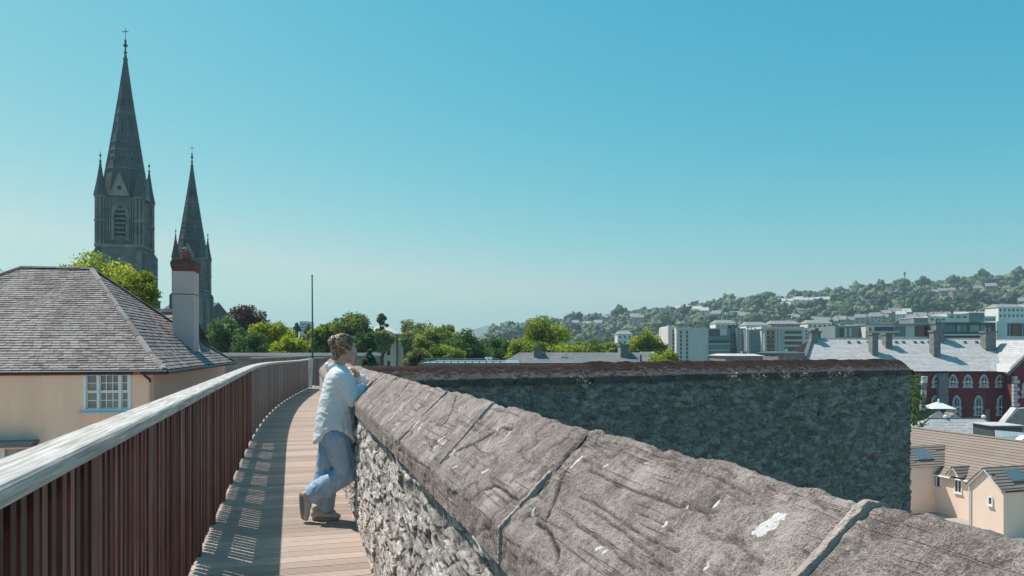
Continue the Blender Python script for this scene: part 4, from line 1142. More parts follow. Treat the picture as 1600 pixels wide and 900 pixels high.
TL = [
 # u, vtop, width, Y, mat, label, extra
 ('tree', 152, 385, 150, 46, 'lime', 'bright lime green tree behind the slate roof ridge, below the tall spire', dict(nl=15000, clumps=54, leaf=.10)),
 ('tree', 214, 416, 80, 44, 'lime', 'lower lime green tree touching the right slope of the house roof, beside the tall spire', dict(nl=8000, clumps=30, leaf=.09)),
 ('bare_tree', 2, 418, 60, 60, 'copper', 'thin reddish twiggy tree at the left picture edge, behind the roof', dict(nl=500, clumps=22, leaf=.10)),
 ('tree', 352, 485, 70, 74, 'dark', 'dark green tree just right of the smaller spire', dict(nl=7000)),
 ('copper_beech', 385, 470, 66, 98, 'copper', 'purple copper beech, its crown above the yellow-green tree', dict(nl=6000)),
 ('tree', 425, 490, 74, 66, 'yellow', 'bright yellow-green broad tree left of the flagpole', dict(nl=9000)),
 ('tree', 392, 512, 74, 62, 'dark', 'dark green bushy tree below the copper beech, over the far fence', dict(nl=7000)),
 ('tree', 455, 520, 60, 60, 'yellow', 'low yellow-green tree over the far fence, beside the flagpole', dict(nl=6000)),
 ('cypress', 464, 504, 11, 190, 'fir', 'small dark distant cypress left of the flagpole', dict(nl=1200, shape='cone')),
 ('cypress', 482, 506, 13, 190, 'fir', 'small round-topped distant conifer touching the flagpole', dict(nl=1200, shape='cone')),
 ('tree', 480, 514, 60, 92, 'olive', 'pale olive tree directly behind the flagpole', dict(nl=5500)),
 ('tree', 508, 502, 52, 84, 'green', 'mid green tree between the flagpole and the woman\'s head', dict(nl=6500)),
 ('tree', 550, 484, 84, 78, 'grey', 'large grey-green domed tree directly behind the woman\'s head', dict(nl=12000, clumps=46)),
 ('tree', 570, 516, 44, 72, 'dark', 'dark green tree between the woman\'s face and the pale hip-roofed building', dict(nl=7500)),
 ('pine', 596, 484, 26, 150, 'fir', 'dark stone pine standing above the pale hip-roofed building', dict(nl=5000, clumps=26, leaf=.2, trunk=.6)),
 ('fir_tree', 577, 545, 34, 30, 'fir', 'small blue-green conifer right of the woman\'s face, behind the coping', dict(nl=3500, shape='cone', gz=-4.6)),
 ('tree', 640, 496, 50, 165, 'olive', 'thin tan tree behind the right side of the pale hip-roofed building', dict(nl=2200)),
 ('tree', 662, 497, 70, 150, 'olive', 'thin tan tree with bare twigs, second from the pale hip-roofed building', dict(nl=2600)),
 ('tree', 668, 506, 70, 92, 'green', 'leafy green tree right beside the pale hip-roofed building', dict(nl=8000)),
 ('tree', 656, 540, 52, 64, 'olive', 'low olive shrub-like tree above the left end of the bastion wall', dict(nl=5000)),
 ('tree', 696, 502, 62, 110, 'green', 'rounded green tree in the middle of the tree line, right of the tan twiggy trees', dict(nl=6000)),
 ('tree', 735, 511, 80, 88, 'dark', 'deep green tree in the middle of the tree line, left of the hazy gap', dict(nl=9000)),
 ('tree', 700, 530, 60, 76, 'green', 'low green tree above the flat roofs', dict(nl=6000)),
 ('tree', 782, 522, 64, 96, 'dark', 'low dark green tree under the hazy gap where the hill begins', dict(nl=6500)),
 ('tree', 818, 527, 66, 80, 'yellow', 'low yellow-green tree above the chimneyed long roof\'s left hip', dict(nl=7000)),
 ('tree', 850, 489, 86, 108, 'yellow', 'tall feathery light green tree in front of the left foot of the hill', dict(nl=9000, clumps=50)),
 ('tree', 880, 521, 86, 84, 'yellow', 'bright yellow-green tree above the middle of the long slate roof', dict(nl=10000)),
 ('tree', 925, 529, 60, 90, 'green', 'small green tree above the right chimney of the long slate roof', dict(nl=6000)),
 ('tree', 840, 530, 50, 74, 'green', 'small green tree above the left chimney of the long slate roof', dict(nl=5000)),
 ('tree', 960, 533, 40, 100, 'green', 'small green tree below the white far building', dict(nl=4000)),
 ('tree', 1011, 512, 60, 118, 'lime', 'dense round bright green tree left of the pale concrete office block', dict(nl=9000, clumps=40)),
 ('willow', 1042, 541, 66, 62, 'yellow', 'feathery pale green willow top in front of the concrete office block', dict(nl=6000)),
]
for i, (nm, u, vt, wp, Y, mt, lb, kw) in enumerate(TL):
    tpx(nm, u, vt, wp, Y, mt, lb, seed=200 + i * 3, group='trees of the middle distance', **kw)
# background filler trees
fl = 0
for u in range(335, 1050, 26):
    Y = 130 + rng.uniform(0, 50); vt = np.interp(u, [335, 420, 470, 520, 600, 700, 760, 800, 900, 1050], [505, 505, 528, 515, 508, 512, 528, 530, 530, 534]) + rng.uniform(-2, 5)
    tpx('tree', u, vt, rng.uniform(40, 60), Y, rng.choice(['green', 'dark', 'grey']), 'background tree showing only in gaps of the tree line', seed=400 + fl, group='background trees in the gaps', nl=2600, clumps=20, leaf=.42); fl += 1
# ivy on the end of the bastion wall
iv = thing('ivy', (8.6, 15.9, -.2), 'dark green ivy on the end of the bastion wall, before the red building', 'ivy')
g_ = np.random.default_rng(5); n = 2600; zz_ = g_.uniform(-.15, .95, n)
Pp = np.stack([8.52 + g_.uniform(0, 1, n) * (.10 + .16 * np.abs(np.sin(zz_ * 3 + 1)) * sst(1.1, .2, zz_)), 15.75 + g_.uniform(-.25, .6, n), zz_], 1)
V, Fq, r = leaves(Pp, np.tile([1., -1, 0.3], (n, 1)), .026, g_.uniform(0, 1, n), 6)
np_mesh('foliage', V, Fq, LM['dark'], iv, fattr={'rnd': r})
q = MB(); q.tube([(8.56, 15.95, -.2), (8.55, 15.85, .3), (8.52, 15.8, .8)], [.02, .015, .006], 6); q.build('stem', M['bark'], iv)
# weeds growing from the bastion wall
for i, (u, v) in enumerate([(1140, 588), (1180, 589), (1222, 587), (1252, 586), (1296, 585), (1316, 583), (905, 592)]):
    k = (u - CX) / F; tq = (k * c0.y - c0.x) / (fd.x - k * fd.y); p = c0 + fd * tq - fp * .05; p.z = ZV(v, p.y)
    wd_ = thing('wall_weed', p, ['pale flowering weed in the bastion wall face under its coping'][0], 'weed', 'weeds rooted in the bastion wall')
    g_ = np.random.default_rng(50 + i); n = 70; Pq = np.array(p) + g_.normal(size=(n, 3)) * np.array([.06, .03, .045]); Pq[:, 1] -= .05
    V, Fq, r = leaves(Pq, np.tile([0, -1., 0], (n, 1)), .018, g_.uniform(0, 1, n), i)
    np_mesh('leaves', V, Fq, LM['weed'], wd_, fattr={'rnd': r})
    q = MB()
    for k2 in range(4): q.tube([p, p + Vector((rng.uniform(-.08, .08), -.06, rng.uniform(-.03, .06)))], .004, 4)
    q.build('stem', M['bark'], wd_)

# ------------------------------------------------------------------ hillside
def blob(seed, sub, amp=.33):
    bm = bmesh.new(); bmesh.ops.create_icosphere(bm, subdivisions=sub, radius=1)
    V = np.array([v.co[:] for v in bm.verts]); Fq = np.array([[v.index for v in f.verts] for f in bm.faces]); bm.free()
    g_ = np.random.default_rng(seed); C = g_.normal(size=(26, 3)); C /= np.linalg.norm(C, axis=1)[:, None]; A = g_.uniform(.1, 1, 26)
    D = np.zeros(len(V))
    dd = V @ C.T
    D = (np.exp((dd - 1) * 22) * A).max(1)
    V2 = V * (1 - amp + amp * 1.5 * D + g_.uniform(-.05, .05, len(V)))[:, None]
    V2[:, 2] = np.where(V2[:, 2] < 0, V2[:, 2] * .6, V2[:, 2]); V2[:, 2] += .55
    return V2, Fq
def hit(u, v, y0=460, y1=1200):
    y = y0
    while y < y1:
        x = XU(u, y); z = ZV(v, y)
        if z < hz1(x, y): return x, y, hz1(x, y)
        y += 4
    return XU(u, 1000), 1000, hz1(XU(u, 1000), 1000)
HH = []    # houses on the hill: u, v(base), kind, width factor, rot
def row(u0, v0, u1, v1, n, kind, cols=None):
    for k in range(n): f = k / max(1, n - 1); HH.append((u0 + (u1 - u0) * f, v0 + (v1 - v0) * f, kind, rng.uniform(-.15, .25) - .45))
row(1185, 472, 1212, 470, 5, 'white'); row(1222, 478, 1290, 475, 9, 'white'); row(1218, 487, 1228, 486, 2, 'white')
row(1332, 506, 1380, 505, 5, 'cream'); row(1372, 500, 1398, 498, 3, 'brick'); row(1408, 500, 1416, 497, 2, 'white')
row(1090, 492, 1100, 494, 2, 'white'); row(1330, 444, 1344, 443, 3, 'white'); row(1436, 447, 1448, 444, 2, 'white')
row(985, 505, 1000, 504, 3, 'cream'); row(945, 503, 950, 503, 1, 'cream'); row(1060, 486, 1075, 484, 2, 'white')
row(1120, 500, 1165, 503, 4, 'cream'); row(1290, 512, 1325, 510, 4, 'cream'); row(1240, 508, 1280, 512, 4, 'brick'); row(1425, 506, 1475, 504, 5, 'cream')
row(1560, 498, 1592, 490, 4, 'white'); row(1586, 488, 1600, 482, 2, 'orange'); row(1528, 459, 1548, 456, 2, 'orange'); row(1462, 464, 1485, 462, 3, 'brick'); row(1500, 503, 1550, 500, 4, 'white')
row(900, 512, 935, 514, 3, 'cream'); row(930, 500, 970, 498, 3, 'cream')
HM = {'white': M['offwhite'], 'cream': simple('cream_house_render', (.50, .45, .38), None, .5, .9, 0), 'brick': simple('pinkish_brick', (.33, .22, .18), None, .4, .9, 0), 'orange': simple('orange_brick', (.42, .23, .13), None, .4, .9, 0)}
HLAB = {'white': 'small white house with grey roof among the hillside trees', 'cream': 'small cream house with grey roof on the lower hillside', 'brick': 'small brick house with grey roof among the hillside trees', 'orange': 'orange brick house near the right edge of the hillside'}
protos = {}
def mk_house(kind):
    h = thing('hillside_house', (0, 0, 0), HLAB[kind], 'house', kind + ' houses on the hillside')
    q = MB(); w_, d_, e_ = 4.6, 4, 5.4; q.box(-w_, w_, -d_, d_, -4, e_)
    q.poly([(-w_, -d_, e_), (-w_, 0, e_ + 3), (-w_, d_, e_)]); q.poly([(w_, -d_, e_), (w_, 0, e_ + 3), (w_, d_, e_)])
    q.build('wall', HM[kind], h)
    q = MB()
    for s in (-1, 1): q.hexa([(-w_ - .3, s * (d_ + .4), e_ - .3), (w_ + .3, s * (d_ + .4), e_ - .3), (w_ + .3, 0, e_ + 3.0), (-w_ - .3, 0, e_ + 3.0), (-w_ - .3, s * (d_ + .4), e_ - .1), (w_ + .3, s * (d_ + .4), e_ - .1), (w_ + .3, 0, e_ + 3.25), (-w_ - .3, 0, e_ + 3.25)])
    rf = q.build('roof', M['palestone'] if kind == 'white' else M['slate_mid'], h)
    q = MB(); q.box(w_ - 1.2, w_ - .2, -.5, .5, e_ + 2, e_ + 4.2); q.build('chimney', HM[kind], rf)
    for (x, z) in ((-2.6, .8), (2.2, .8), (-2.6, 3.4), (0, 3.4), (2.6, 3.4)):
        q = MB(); q.box(x - .55, x + .55, -d_ - .06, -d_ + .1, z, z + 1.4); q.build('window', M['glass'], h)
    return h
hpos = []
for (u, v, kind, rz) in HH:
    x, y, z = hit(u, v); hpos.append((x, y))
    if kind not in protos:
        protos[kind] = mk_house(kind); protos[kind].location = (x, y, z); protos[kind].rotation_euler.z = rz; protos[kind].scale = (.8,) * 3
        protos[kind + 't'] = TREE_OF(protos[kind])
    else: dup(protos[kind], (x, y, z), rz, rng.uniform(.9, 1.25), None, None, protos[kind + 't'])
hpos = np.array(hpos)
# trees on the slope
cand = []
tries = 0
while len(cand) < 3400 and tries < 60000:
    tries += 1
    u = rng.uniform(770, 1680); y = 470 + (1085 - 470) * rng.random() ** .8; x = XU(u, y)
    if len(hpos):
        dx = (hpos[:, 0] - x); dy = hpos[:, 1] - y
        if ((np.abs(dx) < 9) & (dy > -7) & (dy < 60)).any(): continue
    dn = float(fbm(np.array([x / 70]), np.array([y / 55]), 66, 3)[0])
    if dn < .40 and rng.random() < .8: continue
    s = rng.uniform(2.6, 6.2) * (1.25 if dn > .58 else 1) * (1.5 if rng.random() < .12 else 1)
    if y > 990 and rng.random() < .5: continue
    cand.append((x, y, hz1(x, y), s, rng.random()))
cand.sort(key=lambda c: -c[3] / c[1])
variants = []
for k in range(9):
    mt = ['hill', 'hill2', 'hill3'][k % 3]
    lab = {'hill': 'rounded mid green tree among the others on the far hillside', 'hill2': 'rounded pale green tree among the others on the far hillside', 'hill3': 'rounded dark green tree among the others on the far hillside'}[mt]
    root = thing('hillside_tree', (0, 0, 0), lab, 'tree', mt.replace('hill', 'hillside trees ') .replace('trees 2', 'trees, pale').replace('trees 3', 'trees, dark').strip())
    V, Fq = blob(900 + k, 4, .40); V0 = V
    ni = len(V); g_ = np.random.default_rng(k)
    # ragged leaf fringe
    idx = g_.integers(0, ni, 900); Lv, Lf, lr = leaves(V[idx] * 1.02, V[idx] - np.array([0, 0, .5]), .075, g_.uniform(0, 1, 900), k)
    Lt = np.concatenate([Lf[:, :3], Lf[:, [0, 2, 3]]]) + ni
    np_mesh('crown', np.concatenate([V, Lv]), np.concatenate([Fq, Lt]), LM[mt], root, fattr={'rnd': np.concatenate([g_.uniform(0, 1, len(Fq)) * .55 + .2, lr, lr])})
    q = MB(); q.tube([(0, 0, -1.2), (0, 0, .3)], [.12, .08], 6); q.build('trunk', M['bark'], root)
    variants.append((root, TREE_OF(root), V, Fq, mt))
ind = cand[:291]; rest = cand[291:]
used_v = set()
for i, (x, y, z, s, r) in enumerate(ind):
    k = int(r * 9) if r < .999 else 8
    zoff = z + s * .5; sc_ = (s, s, s * (.75 + .35 * ((r * 37) % 1)))
    root, tr_, V, Fq, mt = variants[k]
    if k not in used_v:
        root.location = (x, y, zoff); root.scale = sc_; root.rotation_euler.z = r * 6; used_v.add(k)
    else: dup(root, (x, y, zoff), r * 60, sc_, None, None, tr_)
for mt in ('hill', 'hill2', 'hill3'):
    VV = []; FF = []; RR = []; o_ = 0; g_ = np.random.default_rng(3)
    bl = [blob(700 + k, 3, .42) for k in range(4)]
    for i, (x, y, z, s, r) in enumerate(rest):
        if ['hill', 'hill2', 'hill3'][int(r * 9) % 3] != mt: continue
        V, Fq = bl[i % 4]; a = r * 50; ca, sa = math.cos(a), math.sin(a)
        W_ = np.stack([(V[:, 0] * ca - V[:, 1] * sa) * s + x, (V[:, 0] * sa + V[:, 1] * ca) * s + y, V[:, 2] * s * (.75 + .35 * ((r * 37) % 1)) + z + s * .4], 1)
        VV.append(W_); FF.append(Fq + o_); o_ += len(V); RR.append(g_.uniform(0, .6, len(Fq)) + .1 + .3 * ((r * 91) % 1))
    o = np_mesh('hillside_wood', np.concatenate(VV), np.concatenate(FF), LM[mt], None, (0, 0, 0), fattr={'rnd': np.concatenate(RR)})
    tag(o, {'hill': 'mid green', 'hill2': 'paler green', 'hill3': 'darkest green'}[mt] + ' part of the far-off wood covering the hillside', 'wood', None, 'stuff')
# ------------------------------------------------------------------ town
def W(parent, T, x0, x1, z0, z1, y=0, mat='glass', name='window', frame=None, t=.06):
    q = MB(); q.box(x0, x1, y - t, y + .05, z0, z1, .5, 0, T); o = q.build(name, M[mat], parent)
    if frame:
        q = MB(); f = frame
        q.box(x0 - f, x1 + f, y - t - .05, y + .02, z1 + .002, z1 + f, .5, 0, T); q.box(x0 - f, x1 + f, y - t - .05, y + .02, z0 - f, z0 - .002, .5, 0, T)
        q.box(x0 - f, x0 - .002, y - t - .04, y + .02, z0, z1, .5, 0, T); q.box(x1 + .002, x1 + f, y - t - .04, y + .02, z0, z1, .5, 0, T)
        xm = (x0 + x1) / 2; q.box(xm - .05, xm + .05, y - t - .03, y - t - .002, z0, z1, .5, 0, T)
        q.build('frame', M['white'], o)
    return o
def blk(name, u0, u1, vt, Y, depth, mat, label, cat='building', zb=-16, ang=0, group=None, part='wall'):
    x0, x1 = XU(u0, Y), XU(u1, Y); t = thing(name, ((x0 + x1) / 2, Y, zb), label, cat, group)
    T = Fr((x0, Y, 0), (math.cos(ang), math.sin(ang), 0)); wd = (x1 - x0) / math.cos(ang)
    q = MB(); q.box(0, wd, 0, depth, zb, ZV(vt, Y), .5, 0, T); q.build(part, M[mat], t)
    return t, T, wd
Y = 255; S = Y / F
# 1 concrete block: sunlit short side with slots, blank front, rounded corner
t, T, wd = blk('office_block', 1057, 1103, 513, Y, 20, 'concrete', 'pale concrete office block with narrow vertical window slots and a rounded corner', 'office')
q = MB(); q.cone((T(wd, 3, 0).x, T(wd, 3, 0).y), 1.6, 1.6, -16, ZV(513, Y), 16); q.build('corner_column', M['whitepanel'], t)
q = MB(); q.box(-.15, wd + .1, -.12, 0, ZV(513, Y) - .5, ZV(513, Y) + .3, .5, 0, T); q.build('parapet', M['concrete'], t)
for uu in (1064, 1073.5):
    for k in range(8): W(t, T, (uu - 1057) * S - .35, (uu - 1057) * S + .35, ZV(517 + k * 6.4 + 4.6, Y), ZV(517 + k * 6.4, Y))
t, T, wd = blk('office_wing', 1044, 1056.6, 511, Y + 4, 16, 'concrete', 'narrow pale concrete wing with one window slot, left end of the office block', 'office')
for k in range(8): W(t, T, 1.5, 2.2, ZV(515 + k * 6.4 + 4.6, Y + 4), ZV(515 + k * 6.4, Y + 4))
q = MB(); q.box(.1, wd - .1, .2, 15, ZV(511, Y + 4), ZV(509.5, Y + 4), .5, 0, T); q.build('parapet', M['whitepanel'], t)
# 2 glass offices
t, T, wd = blk('glass_office', 1107, 1141, 513, Y + 3, 20, 'greypanel', 'dark glass office with projecting boxes, right of the concrete block', 'office')
for (a, b, v0, v1, mt) in ((1108, 1137, 515, 525, 'glass'), (1125, 1136, 513.5, 524, 'whitepanel'), (1113, 1141, 526.5, 531, 'tealglass'), (1108, 1140, 531.5, 536, 'darkpanel'), (1107.5, 1140, 536.6, 538, 'whitepanel'), (1109, 1140, 539, 546, 'tealglass'), (1107.5, 1140, 546.6, 548, 'whitepanel'), (1109, 1140, 549, 560, 'tealglass')):
    q = MB(); q.box((a - 1107) * S, (b - 1107) * S, -.35 if mt == 'whitepanel' else -.15, .02, ZV(v1, Y), ZV(v0, Y), .5, 0, T); q.build('window' if 'glass' in mt else 'spandrel', M[mt], t)
for k in range(10):
    for (v0, v1) in ((540, 546), (549, 560)):
        q = MB(); x = (1110 + k * 3.0) * S; q.box(x, x + .12, -.3, -.15, ZV(v1, Y), ZV(v0, Y), .5, 0, T); q.build('mullion', M['whitepanel'], t)
t, T, wd = blk('office_tower', 1137, 1151, 508, Y + 8, 12, 'darkpanel', 'dark clad stair tower standing above the glass offices', 'office')
for (v0, v1) in ((510, 522), (525, 533), (536, 544)): W(t, T, 1.2, wd - .6, ZV(v1, Y + 8), ZV(v0, Y + 8), mat='tealglass')
t, T, wd = blk('glass_office', 1151, 1165, 513, Y + 6, 16, 'greypanel', 'grey office with a grid of pale framed windows, right of the dark stair tower', 'office')
for r_ in range(5):
    for c_ in range(3): W(t, T, .5 + c_ * 1.0, 1.2 + c_ * 1.0, ZV(516 + r_ * 8 + 5, Y), ZV(516 + r_ * 8, Y), mat='tealglass', frame=.12)
t, T, wd = blk('glass_office', 1166, 1190, 515, Y + 2, 16, 'greypanel', 'teal glazed office with a white vertical stripe at its left', 'office')
q = MB(); q.box(0, .9, -.4, 0, -16, ZV(514, Y), .5, 0, T); q.build('stripe', M['whitepanel'], t)
for r_ in range(4):
    W(t, T, 1.6, 4.9, ZV(519 + r_ * 9.5 + 8, Y), ZV(519 + r_ * 9.5, Y), mat='tealglass'); W(t, T, wd - .4 + 0, wd - .1, ZV(519 + r_ * 9.5 + 8, Y), ZV(519 + r_ * 9.5, Y), mat='darkpanel')
q = MB()
for k in range(3): q.cone((T(1.5 + k * 1.2, 3, 0).x, Y + 5), .35, .3, ZV(515, Y + 2), ZV(511.5, Y + 2), 8)
q.build('roof_plant', M['whitepanel'], t)
# 4 white apartments with red panels and curved balconies
t, T, wd = blk('apartment_block', 1190, 1254, 512, Y, 22, 'whitepanel', 'white apartment block with rust red panels and curved white balconies', 'apartments')
q = MB(); q.box(-.4, wd + .3, -1.0, 20, ZV(514, Y), ZV(510.5, Y), .5, 0, T); q.build('roof_slab', M['whitepanel'], t)
q = MB(); q.box((1198) * S - 1190 * S, (1210 - 1190) * S, -.1, .02, -12, ZV(516, Y), .5, 0, T); q.build('panel', M['pinkbrick'], t)
for r_ in range(6):
    for (a, b) in ((1198.6, 1201.5), (1206, 1209)): W(t, T, (a - 1190) * S, (b - 1190) * S, ZV(518 + r_ * 7 + 4, Y), ZV(518 + r_ * 7, Y), y=-.1)
q = MB(); q.box((1202 - 1190) * S, (1205 - 1190) * S, -.3, -.1, -12, ZV(528, Y), .5, 0, T); q.build('panel', M['redpanel'], t)
for a in (1192.5, 1211.5, 1215): q = MB(); q.box((a - 1190) * S, (a + 1.4 - 1190) * S, -1.0, 0, -16, ZV(514, Y), .5, 0, T); q.build('pier', M['whitepanel'], t)
for r_ in range(5):
    v = 517 + r_ * 8.4; W(t, T, (1226 - 1190) * S, (1252.6 - 1190) * S, ZV(v + 4.8, Y), ZV(v, Y), mat='glass')
    q = MB(); pts = []
    for k in range(11): f = k / 10; pts.append(((1221 + 33 * f - 1190) * S, -1.9 * math.sin(math.pi * min(1, f * 1.0 + .1) * .9) - .2))
    za, zb = ZV(v + 7.4, Y), ZV(v + 5.2, Y)
    q.loft([[T(x, y, za) for x, y in pts] + [T(pts[-1][0], 0, za), T(pts[0][0], 0, za)], [T(x, y, zb) for x, y in pts] + [T(pts[-1][0], 0, zb), T(pts[0][0], 0, zb)]], True)
    q.build('balcony', M['whitepanel'], t)
t, T, wd = blk('apartment_block', 1254.5, 1307, 512, Y + 2, 18, 'offwhite', 'white apartment block with pairs of dark windows, behind the leftmost roof chimney', 'apartments')
for a in (1259, 1262, 1283.5, 1296): 
    for r_ in range(3): W(t, T, (a - 1254.5) * S, (a + 5 - 1254.5) * S if a > 1270 else (a + 2 - 1254.5) * S, ZV(515 + r_ * 5.5 + 3.6, Y), ZV(515 + r_ * 5.5, Y))
for a in (1278, 1291, 1303): q = MB(); q.box((a - 1254.5) * S, (a + 1.6 - 1254.5) * S, -.2, 0, -16, ZV(512, Y), .5, 0, T); q.build('pier', M['greypanel'], t)
# penthouse row further right
Y2 = 210; S2 = Y2 / F
t, T, wd = blk('penthouse_block', 1305, 1352, 509.5, Y2, 18, 'greypanel', 'grey penthouse storey with tall teal windows, first right of the apartment blocks', 'apartments')
for (a, b, mt) in ((1312, 1318, 'glass'), (1320, 1330, 'whitepanel'), (1323, 1327, 'tealglass'), (1331, 1340, 'tealglass'), (1342, 1350, 'glass')): W(t, T, (a - 1305) * S2, (b - 1305) * S2, ZV(526, Y2), ZV(513, Y2), mat=mt, t=.1 if mt != 'tealglass' else .16)
t, T, wd = blk('penthouse_block', 1352.5, 1455, 506.5, Y2 - 3, 18, 'whitepanel', 'white penthouse storey with a long dark balcony opening and a rust red panel', 'apartments')
W(t, T, (1366 - 1352.5) * S2, (1396 - 1352.5) * S2, ZV(520, Y2), ZV(511, Y2), mat='darkpanel'); W(t, T, (1358 - 1352.5) * S2, (1361 - 1352.5) * S2, ZV(524, Y2), ZV(512, Y2))
W(t, T, (1397 - 1352.5) * S2, (1414 - 1352.5) * S2, ZV(526, Y2), ZV(510, Y2), mat='tealglass')
W(t, T, (1428 - 1352.5) * S2, (1448 - 1352.5) * S2, ZV(526, Y2), ZV(509.5, Y2), mat='glass'); W(t, T, (1433 - 1352.5) * S2, (1442 - 1352.5) * S2, ZV(526, Y2), ZV(509.5, Y2), mat='redpanel', name='panel', t=.12)
q = MB(); q.box((1346 - 1352.5) * S2, (1398 - 1352.5) * S2, -2.4, -.2, ZV(520, Y2), ZV(518, Y2), .5, 0, T); q.build('balcony', M['whitepanel'], t)
q = MB(); q.box(-.3, wd + .2, -.6, 17, ZV(508, Y2 - 3), ZV(506, Y2 - 3), .5, 0, T); q.build('roof_slab', M['greypanel'], t)
t, T, wd = blk('penthouse_block', 1455.5, 1556, 503.5, Y2 - 5, 18, 'darkpanel', 'long dark grey penthouse storey with wide windows, between two roof chimneys', 'apartments')
for (a, b, mt) in ((1473, 1491, 'tealglass'), (1494, 1500, 'curtain'), (1502, 1509, 'tealglass'), (1514, 1528, 'curtain'), (1530, 1538, 'tealglass'), (1540, 1550, 'glass')): W(t, T, (a - 1455.5) * S2, (b - 1455.5) * S2, ZV(519, Y2), ZV(509, Y2), mat=mt)
W(t, T, (1457 - 1455.5) * S2, (1463 - 1455.5) * S2, ZV(520, Y2), ZV(511, Y2), mat='curtain', frame=.2)
q = MB(); q.box(2.0, wd, -1.5, -.1, ZV(525, Y2), ZV(522.5, Y2), .5, 0, T); q.build('balcony', M['whitepanel'], t)
t, T, wd = blk('penthouse_block', 1557, 1640, 502, Y2, 18, 'offwhite', 'white penthouse storey with a rust red panel at the right picture edge', 'apartments')
for (a, b, mt) in ((1574, 1577, 'glass'), (1578, 1597, 'glass'), (1582, 1590, 'redpanel'), (1598, 1610, 'tealglass')): W(t, T, (a - 1557) * S2, (b - 1557) * S2, ZV(525, Y2), ZV(505, Y2), mat=mt, t=.14 if mt == 'redpanel' else .06, name='panel' if mt == 'redpanel' else 'window')
# rooftop boxes behind
for i, (a, b, vt, mt, lb) in enumerate([(1428, 1450, 497, 'greypanel', 'low grey rooftop plant room behind the white penthouse storey'), (1450, 1480, 495, 'offwhite', 'low white rooftop box behind the dark penthouse storey'), (1480, 1514, 491, 'whitepanel', 'pale rooftop box with a barrel top, highest behind the dark penthouse storey'), (1514, 1538, 489, 'greypanel', 'square grey rooftop box right of the barrel-topped one'), (1538, 1556, 495, 'whitepanel', 'flat pale rooftop box, rightmost behind the dark penthouse storey')]):
    t, T, wd = blk('rooftop_building', a, b, vt, 262, 10, mt, lb, 'building')
    q = MB(); q.box(-.2, wd + .2, -.2, 10, ZV(vt, 262), ZV(vt - .8, 262), .5, 0, T); q.build('roof', M['whitepanel'], t)
    for k in range(3): W(t, T, wd * (.12 + .3 * k), wd * (.3 + .3 * k), ZV(vt + 6, 262), ZV(vt + 2.5, 262), mat='tealglass')
# low buildings in front of the hill
for i, (a, b, vt, mt, lb) in enumerate([(1560, 1600, 480, 'offwhite', 'large white building on the lower hill at the right picture edge'), (1118, 1150, 505, 'offwhite', 'pale roofed building behind the dark stair tower'), (965, 988, 522, 'whitepanel', 'white block seen between two trees left of the round green tree'), (1166, 1200, 508, 'offwhite', 'low pale building behind the teal glazed office'), (1205, 1250, 506, 'pinkbrick', 'low brown roofed building behind the balcony apartments'), (1262, 1300, 505, 'cream', 'cream building with flat roof behind the paired-window apartments')]):
    Yb = 420; t, T, wd = blk('town_building', a, b, vt, Yb, 12, mt, lb, 'building', zb=-18)
    q = MB(); zt = ZV(vt, Yb); q.loft([[T(-.4, -.4, zt), T(wd + .4, -.4, zt), T(wd + .4, 12.4, zt), T(-.4, 12.4, zt)], [T(1.5, 5, zt + 2), T(wd - 1.5, 5, zt + 2), T(wd - 1.5, 7, zt + 2), T(1.5, 7, zt + 2)]], True); q.build('roof', M['slate_mid'], t)
    n = max(2, int(wd / 2.4))
    for r_ in range(2):
        for c_ in range(n): x = wd * (c_ + .5) / n; W(t, T, x - .5, x + .5, zt - 2.4 - r_ * 3.2, zt - .9 - r_ * 3.2)
# church spires and mast on the skyline
sp = thing('church_spire', (XU(1130, 430), 430, -14), 'thin pale green church spire rising above the dark stair tower', 'spire')
x = XU(1130, 430); q = MB(); q.box(x - 2.2, x + 2.2, 428, 432.4, -16, ZV(512, 430)); q.build('tower', M['greypanel'], sp)
q = MB(); q.cone((x, 430.2), 1.9, .08, ZV(512, 430), ZV(481, 430), 8); q.build('spire', simple('verdigris', (.20, .27, .27), None, 1), sp)
xx, yy, z_ = hit(1493, 474); sp = thing('church_tower', (xx, yy, z_), 'square buff church tower with pinnacles amid the hillside trees', 'tower')
q = MB(); k = yy / F; q.box(xx - 4.5 * k, xx + 4.5 * k, yy, yy + 7, z_ - 4, ZV(455, yy)); q.build('shaft', HM['brick'], sp)
q = MB()
for a in (-1, 1): q.cone((xx + a * 4 * k, yy + .4), .8, .05, ZV(455, yy), ZV(451, yy), 6)
q.build('pinnacle', HM['brick'], sp); q = MB(); q.box(xx - 7 * k, xx - 1 * k, yy - 6, yy - .1, z_ - 4, ZV(466, yy)); q.build('porch', M['offwhite'], sp); q = MB(); q.box(xx - 1.2 * k, xx + 1.2 * k, yy - .1, yy + .2, ZV(466, yy), ZV(459, yy)); q.build('window', M['glass'], sp)
xx, yy = XU(1413.5, 1000), 1000; z_ = hz1(xx, yy); sp = thing('radio_mast', (xx, yy, z_), 'thin radio mast with a small drum top on the hill crest', 'mast')
q = MB(); q.tube([(xx, yy, z_ - 3), (xx, yy, ZV(428, yy))], [.7, .5], 6); q.build('mast', M['iron'], sp)
q = MB(); q.cone((xx, yy), 1.4, 1.4, ZV(430, yy), ZV(425, yy), 8); q.build('antenna', M['greypanel'], sp)
# far block on the left horizon
t, T, wd = blk('tower_block', 468, 480, 502, 420, 14, 'whitepanel', 'distant pale hazy building between small conifers, left of the flagpole', 'building', zb=-6)
for r_ in range(3): W(t, T, .4, wd - .4, ZV(508 + r_ * 4.5, 420), ZV(505.5 + r_ * 4.5, 420), mat='greypanel')

